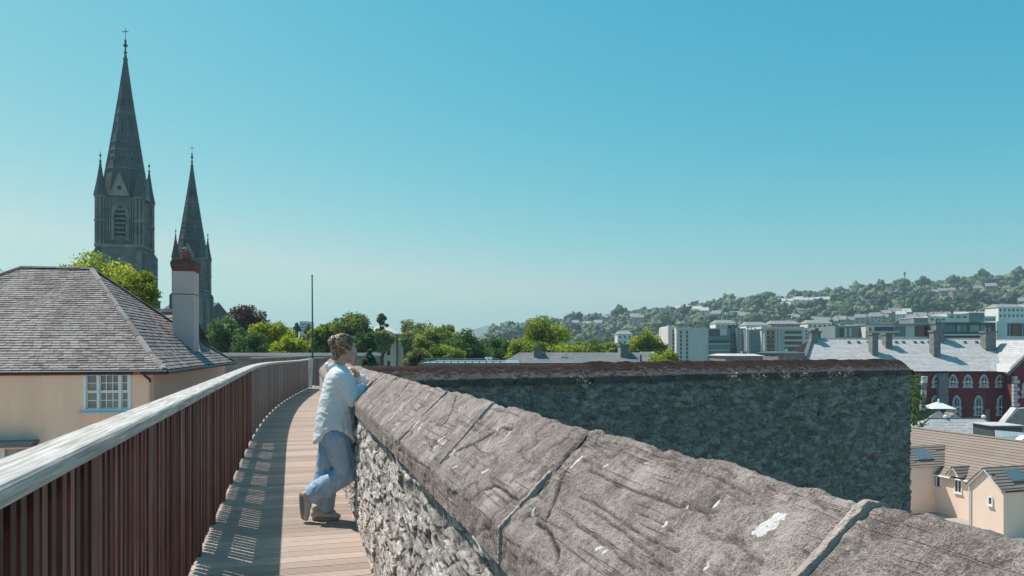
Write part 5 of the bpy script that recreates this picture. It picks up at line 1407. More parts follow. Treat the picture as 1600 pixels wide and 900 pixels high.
# pale hip-roofed building behind trees
Yc = 150; t, T, wd = blk('villa', 560, 622, 523, Yc, 9, 'cream', 'pale cream building with hipped slate roof, standing behind trees left of centre', 'house', zb=-8)
zt = ZV(523, Yc)
q = MB(); q.box(-.5, wd + .4, -.5, 9.5, zt, zt + .25, .5, 0, T); q.build('cornice', M['offwhite'], t)
q = MB(); q.loft([[T(-.4, -.4, zt + .252), T(wd + .3, -.4, zt + .252), T(wd + .3, 9.4, zt + .252), T(-.4, 9.4, zt + .252)], [T(3, 4.3, zt + 1.9), T(wd - 3.0, 4.3, zt + 1.9), T(wd - 3.0, 4.7, zt + 1.9), T(3, 4.7, zt + 1.9)]], True); q.build('roof', M['slate_grey'], t)
for (a, v0, v1) in ((605, 531, 536), (605, 545, 555), (605, 564, 572), (592, 545, 555), (592, 531, 536)): W(t, T, (a - 560) * Yc / F, (a + 4.5 - 560) * Yc / F, ZV(v1, Yc), ZV(v0, Yc))
q = MB(); q.tube([T(wd - .2, -.15, -8), T(wd - .2, -.15, zt)], .12, 6); q.build('downpipe', M['black'], t)
q = MB(); q.box(0, wd, -.08, 0, ZV(558.5, Yc), ZV(557, Yc), .5, 0, T); q.build('string_course', M['offwhite'], t)

# ------------------------------------------------------------------ long slate roofs just beyond the bastion
Y = 62; S = Y / F
bl_ = thing('long_building', (XU(890, Y), Y, -16), 'long low building with grey slate roof and two chimneys, seen just over the bastion wall', 'building')
ze = ZV(567.5, Y); zr = ZV(551, Y + 3.2)
xl, xr = XU(786, Y), XU(1000, Y); xrl, xrr = XU(811, Y + 3.2), XU(1000, Y + 3.2)
q = MB(); tiled(q, [(xl, Y, ze), (xr, Y, ze), (xrr, Y + 3.2, zr), (xrl, Y + 3.2, zr)], .5, .24, .02, .01, 70); tiled(q, [(xl, Y + 6.4, ze), (xl, Y, ze), (xrl, Y + 3.2, zr)], .5, .24, .02, .01, 71); tiled(q, [(xr, Y + 6.4, ze), (xl, Y + 6.4, ze), (xrl, Y + 3.2, zr), (xrr, Y + 3.2, zr)], .5, .24, .02, .01, 72)
rf = q.build('roof', M['slate_mid'], bl_)
q = MB(); q.box(xl + .2, xr - .2, Y + .25, Y + 6.1, -16, ze - .05); q.build('wall', M['render2'], bl_)
q = MB(); q.box(xl, xr + 2.5, Y - .12, Y - .01, ze - .12, ze + .02); q.build('gutter', M['redpanel'], bl_)
for (u, vt) in ((840, 545.5), (975, 540.5)):
    q = MB(); x = XU(u, Y + 2); q.box(x - .35, x + .35, Y + 1.6, Y + 3.4, ze, ZV(vt, Y + 2)); q.box(x - .42, x + .42, Y + 1.52, Y + 3.48, ZV(vt, Y + 2) + .002, ZV(vt, Y + 2) + .14); q.build('chimney', M['chimstone'], rf)
q = MB(); x = XU(880, Y + 1.8); q.box(x - .25, x + .25, Y + 1.5, Y + 2.0, ze + .4, ze + .62); q.build('roof_light', M['whitepanel'], rf)
b2 = thing('small_building', (XU(1015, 64), 64, -16), 'small hipped slate roof at the right end of the long low building', 'building')
q = MB(); a = [(XU(983, 63), 63, ze), (XU(1052, 63), 63, ze), (XU(1052, 63), 69, ze), (XU(983, 63), 69, ze)]; c1_, c2_ = (XU(1002, 66), 66, ZV(550.5, 66)), (XU(1020, 66), 66, ZV(550.5, 66))
tiled(q, [a[0], a[1], c2_, c1_], .5, .24, .02, .01, 73); tiled(q, [a[1], a[2], c2_], .5, .24, .02, .01, 74); tiled(q, [a[3], a[0], c1_], .5, .24, .02, .01, 75); tiled(q, [a[2], a[3], c1_, c2_], .5, .24, .02, .01, 76)
q.build('roof', M['slate_mid'], b2)
q = MB(); q.box(a[0][0] + .2, a[1][0] - .2, 63.3, 68.7, -16, ze - .05); q.build('wall', M['render2'], b2)
q = MB(); capline(q, a[1], c2_, .08, .05); capline(q, a[0], c1_, .08, .05); capline(q, c1_, c2_, .08, .05); q.build('ridge_tiles', M['palestone'], b2)
fb_ = thing('flat_roof_building', (XU(720, 48), 48, -16), 'flat-roofed building with thin pale parapet rails, left over the bastion wall', 'building')
q = MB(); q.box(XU(655, 48), XU(812, 48), 48, 60, -16, ZV(567, 48)); q.build('wall', M['greypanel'], fb_)
q = MB(); q.box(XU(657, 48), XU(790, 48), 48.1, 48.25, ZV(564.8, 48), ZV(563.6, 48)); q.box(XU(662, 55), XU(780, 55), 55, 55.15, ZV(561, 55), ZV(559.8, 55))
for k in range(12): x = XU(660 + k * 11, 48); q.box(x, x + .06, 48.12, 48.2, ZV(567, 48), ZV(564.8, 48))
q.build('parapet_rail', M['greypanel'], fb_)
for u in (761, 767): 
    q = MB(); x = XU(u, 49); q.cone((x, 49), .07, .07, ZV(567, 49), ZV(560, 49), 8); q.cone((x, 49), .13, .1, ZV(560, 49), ZV(558, 49), 8); q.build('vent_pipe', M['white'], fb_)
q = MB(); x = XU(764, 48.6); q.hexa([(x - .2, 48.3, ZV(567, 48)), (x + .2, 48.3, ZV(567, 48)), (x + .2, 48.7, ZV(567, 48)), (x - .2, 48.7, ZV(567, 48)), (x - .12, 48.4, ZV(563.5, 48)), (x + .12, 48.4, ZV(563.5, 48)), (x + .12, 48.6, ZV(563.5, 48)), (x - .12, 48.6, ZV(563.5, 48))]); q.build('vent_box', M['white'], fb_)
# low roofs right of the willow
for (a, b, vt, lb, mt) in ((1134, 1192, 553, 'low pale flat roof in front of the glass offices', 'palestone'), (1216, 1258, 549, 'dark flat-topped roof left of the grey slate roof', 'darkpanel')):
    t, T, wd = blk('low_building', a, b, vt + 3, 120, 10, 'greystone', lb)
    q = MB(); zt = ZV(vt + 3, 120); q.loft([[T(-.3, -.3, zt), T(wd + .3, -.3, zt), T(wd + .3, 10.3, zt), T(-.3, 10.3, zt)], [T(.8, 2, ZV(vt, 120)), T(wd - .8, 2, ZV(vt, 120)), T(wd - .8, 8, ZV(vt, 120)), T(.8, 8, ZV(vt, 120))]], True); q.build('roof', M[mt], t)
    q = MB(); q.box(wd * .6, wd * .6 + .8, 3, 4, ZV(vt, 120), ZV(vt - 4, 120), .5, 0, T); q.build('chimney', M['chimstone'], t)

# ------------------------------------------------------------------ dark red building
Y = 118; S = Y / F
rb = thing('red_building', (XU(1500, Y), Y, -16), 'dark red painted building with pointed white-trimmed windows under a pale slate roof', 'building')
xl, xr = XU(1405, Y), XU(1581, Y); ze = ZV(580, Y)
RD = 9.0; zr = ZV(529.5, Y + RD)
q = MB(); q.box(XU(1268, Y + RD) + .4, xr, Y + .3, Y + 2 * RD - .3, -16, ze - .05); q.build('wall', M['redwall'], rb)
q = MB(); xl0, xr0 = XU(1262, Y) - 1.2, XU(1660, Y)
xl1 = XU(1268, Y + RD)
tiled(q, [(xl0, Y, ze), (xr0, Y, ze), (xr0, Y + RD, zr), (xl1, Y + RD, zr)], .8, .42, .02, .012, 80)
tiled(q, [(xr0, Y + 2 * RD, ze), (xl0, Y + 2 * RD, ze), (xl1, Y + RD, zr), (xr0, Y + RD, zr)], .8, .42, .02, .012, 81)
rf = q.build('roof', M['slate_grey'], rb)
q = MB(); capline(q, (xl1, Y + RD, zr + .04), (xr0, Y + RD, zr + .04), .16, .12); q.build('ridge_tiles', M['palestone'], rf)
q = MB(); q.hexa([(xl0 - .3, Y - .1, ze), (xl0 + .3, Y - .1, ze), (xl1 + .3, Y + RD, zr), (xl1 - .3, Y + RD, zr), (xl0 - .3, Y - .1, ze + .5), (xl0 + .3, Y - .1, ze + .5), (xl1 + .3, Y + RD, zr + .5), (xl1 - .3, Y + RD, zr + .5)]); q.build('gable_coping', M['chimstone'], rf)
q = MB(); q.box(xl0, xr, Y - .25, Y - .08, ze - .16, ze - .02); q.build('gutter', M['black'], rb)
for (a, b, vt, yy) in ((1266, 1275, 518, RD - .6), (1272, 1280, 520, RD + .6), (1360, 1369, 523, RD - 4.2), (1381, 1391, 523, RD - 2.2), (1455.5, 1466, 519, RD - 4.6), (1459, 1472, 506, RD - .3), (1536, 1552, 520, RD - 2.8)):
    y_ = Y + yy; q = MB(); xa, xb = XU(a, y_), XU(b, y_); zt = ZV(vt, y_)
    q.box(xa, xb, y_ - .7, y_ + .7, ze + (yy - 1.2) / RD * (zr - ze) - 1, zt); q.box(xa - .15, xb + .15, y_ - .85, y_ + .85, zt + .002, zt + .28); q.build('chimney', M['chimstone'], rf)
    if vt in (520, 506): 
        q = MB(); 
        for k in range(2): q.cone((xa + (xb - xa) * (.3 + .4 * k), y_), .2, .16, zt + .28, zt + .85, 8)
        q.build('chimney_pot', M['chimstone'], rf)
for u in (1325, 1340, 1355.5, 1399, 1410, 1428, 1439, 1450, 1506, 1524):
    y_ = Y + RD - .9; zb_ = ze + (RD - .9) / RD * (zr - ze); x = XU(u, y_); q = MB(); q.hexa([(x - .28, y_ - .5, zb_ - .35), (x + .28, y_ - .5, zb_ - .35), (x + .28, y_ + .3, zb_), (x - .28, y_ + .3, zb_), (x - .2, y_ - .45, zb_ + .15), (x + .2, y_ - .45, zb_ + .15), (x + .2, y_ + .2, zb_ + .22), (x - .2, y_ + .2, zb_ + .22)]); q.build('roof_vent', M['lead'], rf)
def redwin(u, v0, v1, w_, T, yy=0, par=None):
    x0 = T(0, 0, 0); 
    k = (u - CX) / F; xm = ((k * x0.y - x0.x) / (T.ax.x - k * T.ax.y)); Yw_ = T(xm, 0, 0).y; s_ = Yw_ / F
    hw = w_ / 2 * s_; z0, z1 = ZV(v1, Yw_), ZV(v0, Yw_)
    q = MB(); extr(q, T, [(x + xm, z) for x, z in lancet(None, -hw, hw, z0, z1)], -.18, .1)
    n = 4
    for k2 in range(n):  # toothed dressings
        zz0 = z0 + (z1 - z0) * .62 * k2 / n; q.box(xm - hw - (.14 if k2 % 2 == 0 else -.05), xm - hw * .9, -.17, .1, zz0, zz0 + (z1 - z0) * .62 / n * .9, .5, 0, T); q.box(xm + hw * .9, xm + hw + (.14 if k2 % 2 == 0 else -.05), -.17, .1, zz0, zz0 + (z1 - z0) * .62 / n * .9, .5, 0, T)
    f = q.build('window', M['palestone'], par or rb)
    q = MB(); extr(q, T, [(x + xm, z) for x, z in lancet(None, -hw * .52, hw * .52, z0 + .25, z1 - .42)], -.21, -.17); q.build('pane', M['glass'], f)
    q = MB(); zm = z0 + (z1 - z0) * .42
    q.box(xm - hw * .5, xm + hw * .5, -.25, -.212, zm - .1, zm + .1, .5, 0, T); q.box(xm - .04, xm + .04, -.245, -.213, z0 + .3, z1 - .6, .5, 0, T); q.box(xm - hw * .5, xm + hw * .5, -.25, -.212, z0 + (z1 - z0) * .2 - .06, z0 + (z1 - z0) * .2 + .04, .5, 0, T); q.build('frame', M['white'], f)
TB = Fr((xl, Y + .3, 0), (1, 0, 0))
for u in (1436.5, 1463, 1488.5, 1511.5, 1536.5, 1561.5): redwin(u, 583.5, 606, 13.5, TB)
for u in (1461, 1494, 1528, 1563.5): redwin(u, 616.5, 650, 13, TB)
q = MB(); q.box(XU(1467, Y - .5), XU(1482, Y - .5), Y - .5, Y + .29, -16, ZV(583.5, Y)); q.build('buttress', M['greystone'], rb)
q = MB(); q.box(XU(1540, Y - .4), XU(1546.5, Y - .4), Y - .4, Y + .29, -16, ZV(639, Y)); q.build('buttress', M['greystone'], rb)
q = MB(); q.tube([(XU(1577, Y), Y + .15, -16), (XU(1577, Y), Y + .15, ze - .1)], .12, 8); q.build('downpipe', M['pinkbrick'], rb)
q = MB(); q.tube([(XU(1527, Y), Y + .25, ZV(613, Y)), (XU(1539, Y), Y + .25, ZV(613, Y)), (XU(1539, Y), Y + .25, -12)], .04, 6); q.build('pipe', M['pinkbrick'], rb)
# projecting right wing
YW = Y - 2.5; rw_ = thing('red_wing', (XU(1610, YW), YW, -16), 'dark red gabled wing with white quoins, at the right picture edge', 'building')
xa, xb = XU(1584, YW), XU(1668, YW); xm = (xa + xb) / 2; zt = ZV(578, YW)
q = MB(); q.loft([[(xa, YW, -16), (xb, YW, -16), (xb, YW, zt), (xm, YW, ZV(533, YW)), (xa, YW, zt)], [(xa, YW + 12, -16), (xb, YW + 12, -16), (xb, YW + 12, zt), (xm, YW + 12, ZV(533, YW)), (xa, YW + 12, zt)]], True); q.build('wall', M['redwall'], rw_)
q = MB(); tiled(q, [Vector((xa, YW + .5, zt + .12)), Vector((xm, YW + .5, ZV(533, YW) + .12)), Vector((xm, YW + 12, ZV(533, YW) + .12)), Vector((xa, YW + 12, zt + .12))][::-1], .8, .42, .02, .01, 88); q.build('main_roof', M['slate_grey'], rw_)
q = MB(); q.hexa([(xa - 1.2, YW - .3, zt - .5), (xa - .9, YW - .3, zt - .9), (xm, YW - .3, ZV(534, YW)), (xm, YW - .3, ZV(531, YW)), (xa - 1.2, YW + .4, zt - .5), (xa - .9, YW + .4, zt - .9), (xm, YW + .4, ZV(534, YW)), (xm, YW + .4, ZV(531, YW))]); q.build('gable_coping', M['chimstone'], rw_)
q = MB(); q.poly([(xa - 1.1, YW - .2, zt - .35), (xa + .3, YW - .2, zt + .85), (xa + .3, YW + 5, zt + .95), (xa - 1.1, YW + 5, zt - .3)]); q.build('roof', M['slate_grey'], rw_)
for k in range(9):
    z0 = ZV(588 + k * 6, YW); w_ = .9 if k % 2 else .55; q = MB(); q.box(xa - .05, xa + w_, YW - .06, YW + .4, z0 - .5, z0 + .02); q.build('quoin', M['palestone'], rw_)
for k in range(7):
    z0 = ZV(588 + k * 8, Y - .5); w_ = 1.0 if k % 2 else .7; q = MB(); q.box(XU(1581.5, Y - .5) - w_ / 2, XU(1581.5, Y - .5), Y - .2, Y + .35, z0 - .7, z0 + .02); q.build('quoin', M['palestone'], rb)
TWn = Fr((xa, YW, 0), (1, 0, 0)); redwin(1601, 596, 622, 9, TWn, 0, rw_)
# stepped pale gable edge left
sg = thing('stone_gable', (XU(1446, 108), 108, -16), 'narrow leaning strip of pale coping slabs in front of the red building, beside the ivy', 'gable')
for k in range(5):
    q = MB(); u0 = 1446.5 - k * 1.0; v0 = 588 + k * 11; a = (XU(u0 - 3.6, 108), XU(u0 + 3.6, 108)); b = (XU(u0 - 4.4, 108), XU(u0 + 2.6, 108))
    q.hexa([(b[0], 108, ZV(v0 + 10.4, 108)), (b[1], 108, ZV(v0 + 10.4, 108)), (b[1], 108.6, ZV(v0 + 10.4, 108)), (b[0], 108.6, ZV(v0 + 10.4, 108)), (a[0], 108, ZV(v0, 108)), (a[1], 108, ZV(v0, 108)), (a[1], 108.6, ZV(v0, 108)), (a[0], 108.6, ZV(v0, 108))]); q.build('coping_slab', M['palestone'] if k % 2 == 0 or k == 4 else M['greystone'], sg)
q = MB(); q.box(XU(1425, 109), XU(1442, 109), 108.7, 114, -16, ZV(600, 109)); q.build('wall', M['greystone'], sg)
# lantern on dark gabled roof
Yl = 111; ln = thing('roof_lantern', (XU(1475, Yl), Yl, ZV(655, Yl)), 'white hip-topped roof lantern with small-paned side, in front of the red building', 'lantern')
x0, x1 = XU(1458, Yl), XU(1489, Yl); xc_ = XU(1472.5, Yl)
q = MB(); q.box(x0 + .25, x1 - .25, Yl, Yl + 2.4, ZV(656, Yl), ZV(639, Yl)); q.build('box', M['darkpanel'], ln)
q = MB(); z0 = ZV(638.5, Yl); q.loft([[(x0 - .35, Yl - .4, z0), (x1 + .35, Yl - .4, z0), (x1 + .35, Yl + 2.8, z0), (x0 - .35, Yl + 2.8, z0)], [(xc_ - .1, Yl + 1.2, ZV(629, Yl)), (xc_ + .3, Yl + 1.2, ZV(629, Yl)), (xc_ + .3, Yl + 1.3, ZV(629, Yl)), (xc_ - .1, Yl + 1.3, ZV(629, Yl))]], True); q.build('roof', M['white'], ln)
q = MB(); q.loft([ring((xc_ + .1, Yl + 1.2), r_, ZV(629, Yl) + h_, 8) for r_, h_ in ((.1, -.05), (.2, .1), (.08, .25), (.15, .35), (.02, .5))], True); q.build('finial', M['white'], ln)
T = Fr((XU(1480, Yl), Yl - .02, 0), (1, 0, 0)); W(ln, T, 0, XU(1492, Yl) - XU(1480, Yl), ZV(652, Yl), ZV(641, Yl), mat='curtain', frame=.12)
db = thing('dark_roofed_house', (XU(1482, 108), 108, -16), 'dark slate gabled roof under the white lantern', 'house')
for (a, b, c, vt, vb, yo) in ((1449, 1468, 1486, 641, 655, 0), (1478, 1492, 1512, 645, 657, 1.2)):
    q = MB(); yy = 107 + yo
    A_, B_, C_ = (XU(a, yy), yy, ZV(vb, yy)), (XU(b, yy), yy, ZV(vt, yy)), (XU(c, yy), yy, ZV(vb + 1, yy)); o2 = Vector((0, 3.8, 0))
    tiled(q, [Vector(A_) - Vector((0, .2, 0)), Vector(B_) - Vector((0, .2, 0)), Vector(B_) + o2, Vector(A_) + o2], .5, .3, .02, .01, 90); tiled(q, [Vector(B_) - Vector((0, .2, 0)), Vector(C_) - Vector((0, .2, 0)), Vector(C_) + o2, Vector(B_) + o2], .5, .3, .02, .01, 91)
    q.build('roof', M['slate_house'], db); q = MB(); q.loft([[A_, C_, (B_[0], yy, B_[2] - .1)], [(p[0], yy + 3.7, p[2]) for p in (A_, C_, (B_[0], yy, B_[2] - .1))]], True); q.build('gable', M['palestone'], db)
q = MB(); q.box(XU(1449, 107), XU(1512, 108), 107.1, 110.8, -16, ZV(656, 107)); q.build('wall', M['greystone'], db)
# hip slate roof
Yh = 97; hp = thing('slate_roofed_house', (XU(1490, Yh), Yh, -16), 'pale mottled hipped slate roof above the brown tile ridge', 'house')
z0, z1 = ZV(690, Yh), ZV(654, Yh + 4)
a = [(XU(1408, Yh), Yh, z0), (XU(1566, Yh), Yh, z0), (XU(1566, Yh), Yh + 8, z0), (XU(1408, Yh), Yh + 8, z0)]; c1_, c2_ = (XU(1452, Yh + 4), Yh + 4, z1), (XU(1538, Yh + 4), Yh + 4, z1)
q = MB(); tiled(q, [a[0], a[1], c2_, c1_], .55, .33, .02, .02, 92); tiled(q, [a[1], a[2], c2_], .55, .33, .02, .02, 93); tiled(q, [a[3], a[0], c1_], .55, .33, .02, .02, 94); tiled(q, [a[2], a[3], c1_, c2_], .55, .33, .02, .02, 95); rf = q.build('roof', M['slate_grey'], hp)
q = MB(); capline(q, c1_, c2_, .12, .1); capline(q, a[1], c2_, .1, .08); capline(q, a[0], c1_, .1, .08); q.build('ridge_tiles', M['lead'], rf)
q = MB()
for u in (1477, 1537): x = XU(u, Yh + 4); q.loft([ring((x, Yh + 4), r_, z1 + h_, 8) for r_, h_ in ((.12, 0), (.28, .15), (.28, .35), (.1, .5))], True)
q.build('finial', M['white'], rf); q = MB(); q.box(a[0][0] + .3, a[1][0] - .3, Yh + .3, Yh + 7.7, -17, z0 - .04); q.build('wall', M['palestone'], hp)
t, T, wd = blk('shed', 1553, 1597, 666, 88, 4, 'darkpanel', 'dark blue-grey flat-topped box right of the mottled hipped roof', 'shed')
q = MB(); q.box(-.3, wd + .2, -.2, 4.1, ZV(666, 88), ZV(664.6, 88), .5, 0, T); q.build('roof', M['palestone'], t)
aw = thing('glass_canopy', (XU(1580, 84), 84, -16), 'pale grey-blue sloping canopy roof at the right edge, above the brown tiles', 'canopy')
q = MB(); q.poly([(XU(1555, 84), 84, ZV(683, 84)), (XU(1572, 84), 86, ZV(675, 84)), (XU(1640, 84), 86, ZV(681, 84)), (XU(1640, 84), 84, ZV(700, 84))]); q.build('roof', simple('pale_sheet', (.34, .40, .42), None, 1, .5, 0), aw)
q = MB(); q.box(XU(1565, 84), XU(1640, 84), 84.2, 85.8, -16, ZV(700, 84)); q.build('wall', M['palestone'], aw)
q = MB(); q.hexa([(XU(1593, 83), 83, ZV(690, 83)), (XU(1620, 83), 83, ZV(690, 83)), (XU(1620, 83), 84, ZV(690, 83)), (XU(1593, 83), 84, ZV(690, 83)), (XU(1603, 83), 83, ZV(682, 83)), (XU(1620, 83), 83, ZV(680, 83)), (XU(1620, 83), 84, ZV(680, 83)), (XU(1603, 83), 84, ZV(682, 83))]); q.build('skylight', M['white'], aw)
gb = thing('stone_gable', (XU(1595, 104), 104, -16), 'rough stone gable with pale sloping coping, in front of the red wing', 'gable')
q = MB(); q.loft([[(XU(1560, 104), yy, -16), (XU(1660, 104), yy, -16), (XU(1660, 104), yy, ZV(645, 104)), (XU(1610, 104), yy, ZV(637, 104)), (XU(1587, 104), yy, ZV(639, 104)), (XU(1560, 104), yy, ZV(670, 104))] for yy in (104, 105)], True); q.build('wall', simple('pale_rubble', (.36, .33, .31), (.22, .2, .19), 1.4, .95, .5, 5, bd=.05), gb)
q = MB(); q.hexa([(XU(1560, 103.8), 103.8, ZV(671, 104)), (XU(1563, 103.8), 103.8, ZV(671, 104)), (XU(1592, 103.8), 103.8, ZV(639, 104)), (XU(1588, 103.8), 103.8, ZV(637, 104)), (XU(1560, 104), 105.2, ZV(671, 104)), (XU(1563, 104), 105.2, ZV(671, 104)), (XU(1592, 104), 105.2, ZV(639, 104)), (XU(1588, 104), 105.2, ZV(637, 104))]); q.build('coping', M['palestone'], gb)

# ------------------------------------------------------------------ cream houses with brown tiled roofs
dvec = DV; K = F
CE, ZE, CRg, ZRg = 69.0, CAMZ - 13.2, 74.5, CAMZ - 9.41
def L(c, t, z):   # c = x-offset at Y=0 of a line parallel to the wall walk; t = depth Y
    return Vector((-.303 * t + c, t, z))
def yu(c, u): return c * F / (u - 455 + .303 * 0 + (-.303 * F + 345) * 0 + 0) if False else c / ((u - CX) / F + .303)
th_ = thing('terraced_house', L(CE + 2, 78, -18), 'cream rendered terrace under a long brown tiled roof, lower right below the coping', 'house')
ya, yb = 89.5, yu(CE, 1640)
q = MB(); tiled(q, [L(CE - .3, ya, ZE - .2), L(CE - .3, yb, ZE - .2), L(CRg, yb * 1.0, ZRg), L(CRg, ya, ZRg)], 60, .42, .05, 0, 96)
tiled(q, [L(CRg, ya, ZRg), L(CRg, yb, ZRg), L(CRg + 5.5, yb, ZE), L(CRg + 5.5, ya, ZE)], 60, .42, .05, 0, 97)
rf = q.build('roof', M['tile'], th_)
q = MB(); capline(q, L(CRg, ya, ZRg + .03), L(CRg, yb, ZRg + .03), .16, .1); q.build('ridge_tiles', M['tile'], rf)
q = MB(); q.hexa([L(CE, ya, -20), L(CRg + 5, ya, -20), L(CRg + 5, yb, -20), L(CE, yb, -20), L(CE, ya, ZE - .25), L(CRg + 5, ya, ZE - .25), L(CRg + 5, yb, ZE - .25), L(CE, yb, ZE - .25)]); q.build('wall', M['cream'], th_)
q = MB(); q.tube([L(CE - .38, ya, ZE - .22), L(CE - .38, yb, ZE - .22)], .09, 8); q.build('gutter', M['white'], th_)
# frame on the wall face: x runs toward the viewer along the wall
def WT(c): 
    o = L(c, 0, 0); return lambda x, y, z: L(c, x, z) + Vector((.958, .286, 0)) * y
TW = WT(CE)
def tw_win(par, c, u0, u1, v0, v1, n=2):
    ta, tb_ = yu(c, u0), yu(c, u1); tm = (ta + tb_) / 2; T = WT(c)
    f = MB(); z0, z1 = ZV(v1, tm), ZV(v0, tm)
    for (a, b, c_, d) in ((tb_, ta, z1 - .09, z1), (tb_, ta, z0, z0 + .09)): f.box(a, b, -.08, .02, c_, d, .5, 0, T)
    for k in range(n + 1): x = tb_ + (ta - tb_) * k / n; f.box(x - .06, x + .06, -.08, .02, z0 + .09, z1 - .09, .5, 0, T)
    fr = f.build('window', M['white'], par)
    f = MB(); f.box(tb_, ta, -.03, -.01, z0, z1, .5, 0, T); f.build('pane', M['glass'], fr)
    f = MB(); f.box(tb_ - .1, ta + .1, -.16, .0, z0 - .14, z0 - .002, .5, 0, T); f.build('sill', M['white'], fr)
tw_win(th_, CE, 1457.6, 1470, 743, 761); tw_win(th_, CE, 1492.5, 1503, 749.5, 770)
# small gable over the second window
def gablet(par, c, uL, uA, uR, vL, vA, vR, back, nm='gable', bs=.12, below=None, mat='cream'):
    pL, pA, pR = [L(c, yu(c, u), ZV(v, yu(c, u))) for u, v in ((uL, vL), (uA, vA), (uR, vR))]
    n = Vector((.958, .286, 0))
    zb = below if below is not None else min(pL.z, pR.z) - .05
    f = MB(); bot = [Vector((pR.x, pR.y, zb)), Vector((pL.x, pL.y, zb))]
    f.loft([[bot[1], bot[0], pR, pA, pL], [p + n * back for p in (bot[1], bot[0], pR, pA, pL)]], True); f.build(nm, M[mat], par)
    f = MB()
    for a, b in ((pL, pA), (pA, pR)):
        a2 = a - n * .25; b2 = b - n * .25; up = Vector((0, 0, .12))
        f.hexa([a2 - up, a2 + n * .1 - up, b2 + n * .1 - up, b2 - up, a2 + up, a2 + n * .1 + up, b2 + n * .1 + up, b2 + up])
    f.build('bargeboard', M['white'], par)
    f = MB()
    for a, b in ((pL, pA), (pR, pA)):
        dn = (a - b) * .12; up = Vector((0, 0, .13)); ext = Vector((0, 0, 0))
        tiled(f, [a + dn - n * .3 + up, b - n * .3 + up, b + n * back + up, a + dn + n * back + up], 60, .34, .05, 0, 98)
    r2 = f.build('roof', M['tile'], par)
    return pL, pA, pR, r2
gablet(th_, CE - .5, 1482, 1491, 1500, 742, 730.5, 744, 3.0)
cw = CE - 4.2
w_ = thing('gabled_house', L(cw, yu(cw, 1540), -18), 'cream gabled house with a skylight in its brown tiled slope, lower right corner', 'house')
pL, pA, pR, r2 = gablet(w_, cw, 1515, 1540, 1568, 755.5, 732.5, 767, 8.0, 'wall', below=-20)
def skylight(par, pA, pR, n, s0, s1, e0, e1):
    dn = (pR - pA); up = Vector((0, 0, .16)); P_ = lambda a, b: pA + dn * b + n * a + up
    nn = dn.cross(n).normalized(); nn = nn if nn.z > 0 else -nn
    f = MB(); c = [P_(s0, e0), P_(s1, e0), P_(s1, e1), P_(s0, e1)]; f.hexa([p for p in c] + [p + nn * .10 for p in c]); fr = f.build('skylight', M['lead'], par)
    m_ = [p.lerp(sum(c, Vector()) / 4, .14) + nn * .105 for p in c]; f = MB(); f.poly(m_); f.build('pane', M['tealglass'], fr)
nv = Vector((.958, .286, 0)); skylight(w_, pA, pR, nv, 1.6, 3.6, .16, .72)
tw_win(w_, cw - .02, 1545, 1551, 776, 789, 1)
q = MB(); q.tube([pL + Vector((-.1, -.1, -.1)), Vector((pL.x - .1, pL.y - .1, -20))], .07, 6); q.build('downpipe', M['white'], w_)
q = MB(); q.tube([pR - nv * .1 + Vector((.1, -.2, -.05)), pR + nv * 8 + Vector((.1, -.2, -.05))], .09, 6); q.build('gutter', M['black'], w_)
cw2 = CE - 4.2
w3 = thing('gabled_house', L(cw2, yu(cw2, 1410), -18), 'tan wing with a skylight in its tiles, half hidden by the bastion wall end', 'house')
pL, pA, pR, r2 = gablet(w3, cw2, 1364, 1390, 1414, 724, 701, 730, 8.5, 'wall', below=-20)
skylight(w3, pA, pR, nv, 2.3, 4.3, .2, .75)
# ------------------------------------------------------------------ the woman
PY = 6.42
def Qp(u, v, dy=0.0): return PX(u, v, PY + dy)
def remesh(shapes, voxel, smooth=2):
    """shapes: list of (verts, faces) closed shells -> one continuous skin (numpy verts, quads, normals)"""
    bm = bmesh.new()
    for V, Fs in shapes:
        vs = [bm.verts.new(p) for p in V]
        for f in Fs: bm.faces.new([vs[i] for i in f])
    bmesh.ops.recalc_face_normals(bm, faces=bm.faces)
    me = bpy.data.meshes.new('tmp'); bm.to_mesh(me); bm.free()
    o = bpy.data.objects.new('tmp', me); COL.objects.link(o)
    m = o.modifiers.new('r', 'REMESH'); m.mode = 'VOXEL'; m.voxel_size = voxel; m.adaptivity = 0
    if smooth: s = o.modifiers.new('s', 'SMOOTH'); s.iterations = smooth; s.factor = .5
    bpy.context.view_layer.update()
    ev = o.evaluated_get(bpy.context.evaluated_depsgraph_get()); m2 = bpy.data.meshes.new_from_object(ev)
    bpy.data.objects.remove(o); bpy.data.meshes.remove(me)
    n = len(m2.vertices); V = np.empty(n * 3); m2.vertices.foreach_get('co', V); N = np.empty(n * 3); m2.vertices.foreach_get('normal', N)
    Fq = np.array([list(p.vertices) if len(p.vertices) == 4 else list(p.vertices) + [p.vertices[-1]] for p in m2.polygons if len(p.vertices) == 4])
    bpy.data.meshes.remove(m2)
    return V.reshape(-1, 3), Fq, N.reshape(-1, 3)
_bm = bmesh.new(); bmesh.ops.create_icosphere(_bm, subdivisions=2, radius=1); ICO = ([v.co.copy() for v in _bm.verts], [[v.index for v in f.verts] for f in _bm.faces]); _bm.free()
def ball(c, r, axes=None):
    c = Vector(c)
    if hasattr(r, '__len__'):
        a, b, d = axes or (Vector((1, 0, 0)), Vector((0, 1, 0)), Vector((0, 0, 1)))
        return ([c + a * (v.x * r[0]) + b * (v.y * r[1]) + d * (v.z * r[2]) for v in ICO[0]], ICO[1])
    return ([c + v * r for v in ICO[0]], ICO[1])
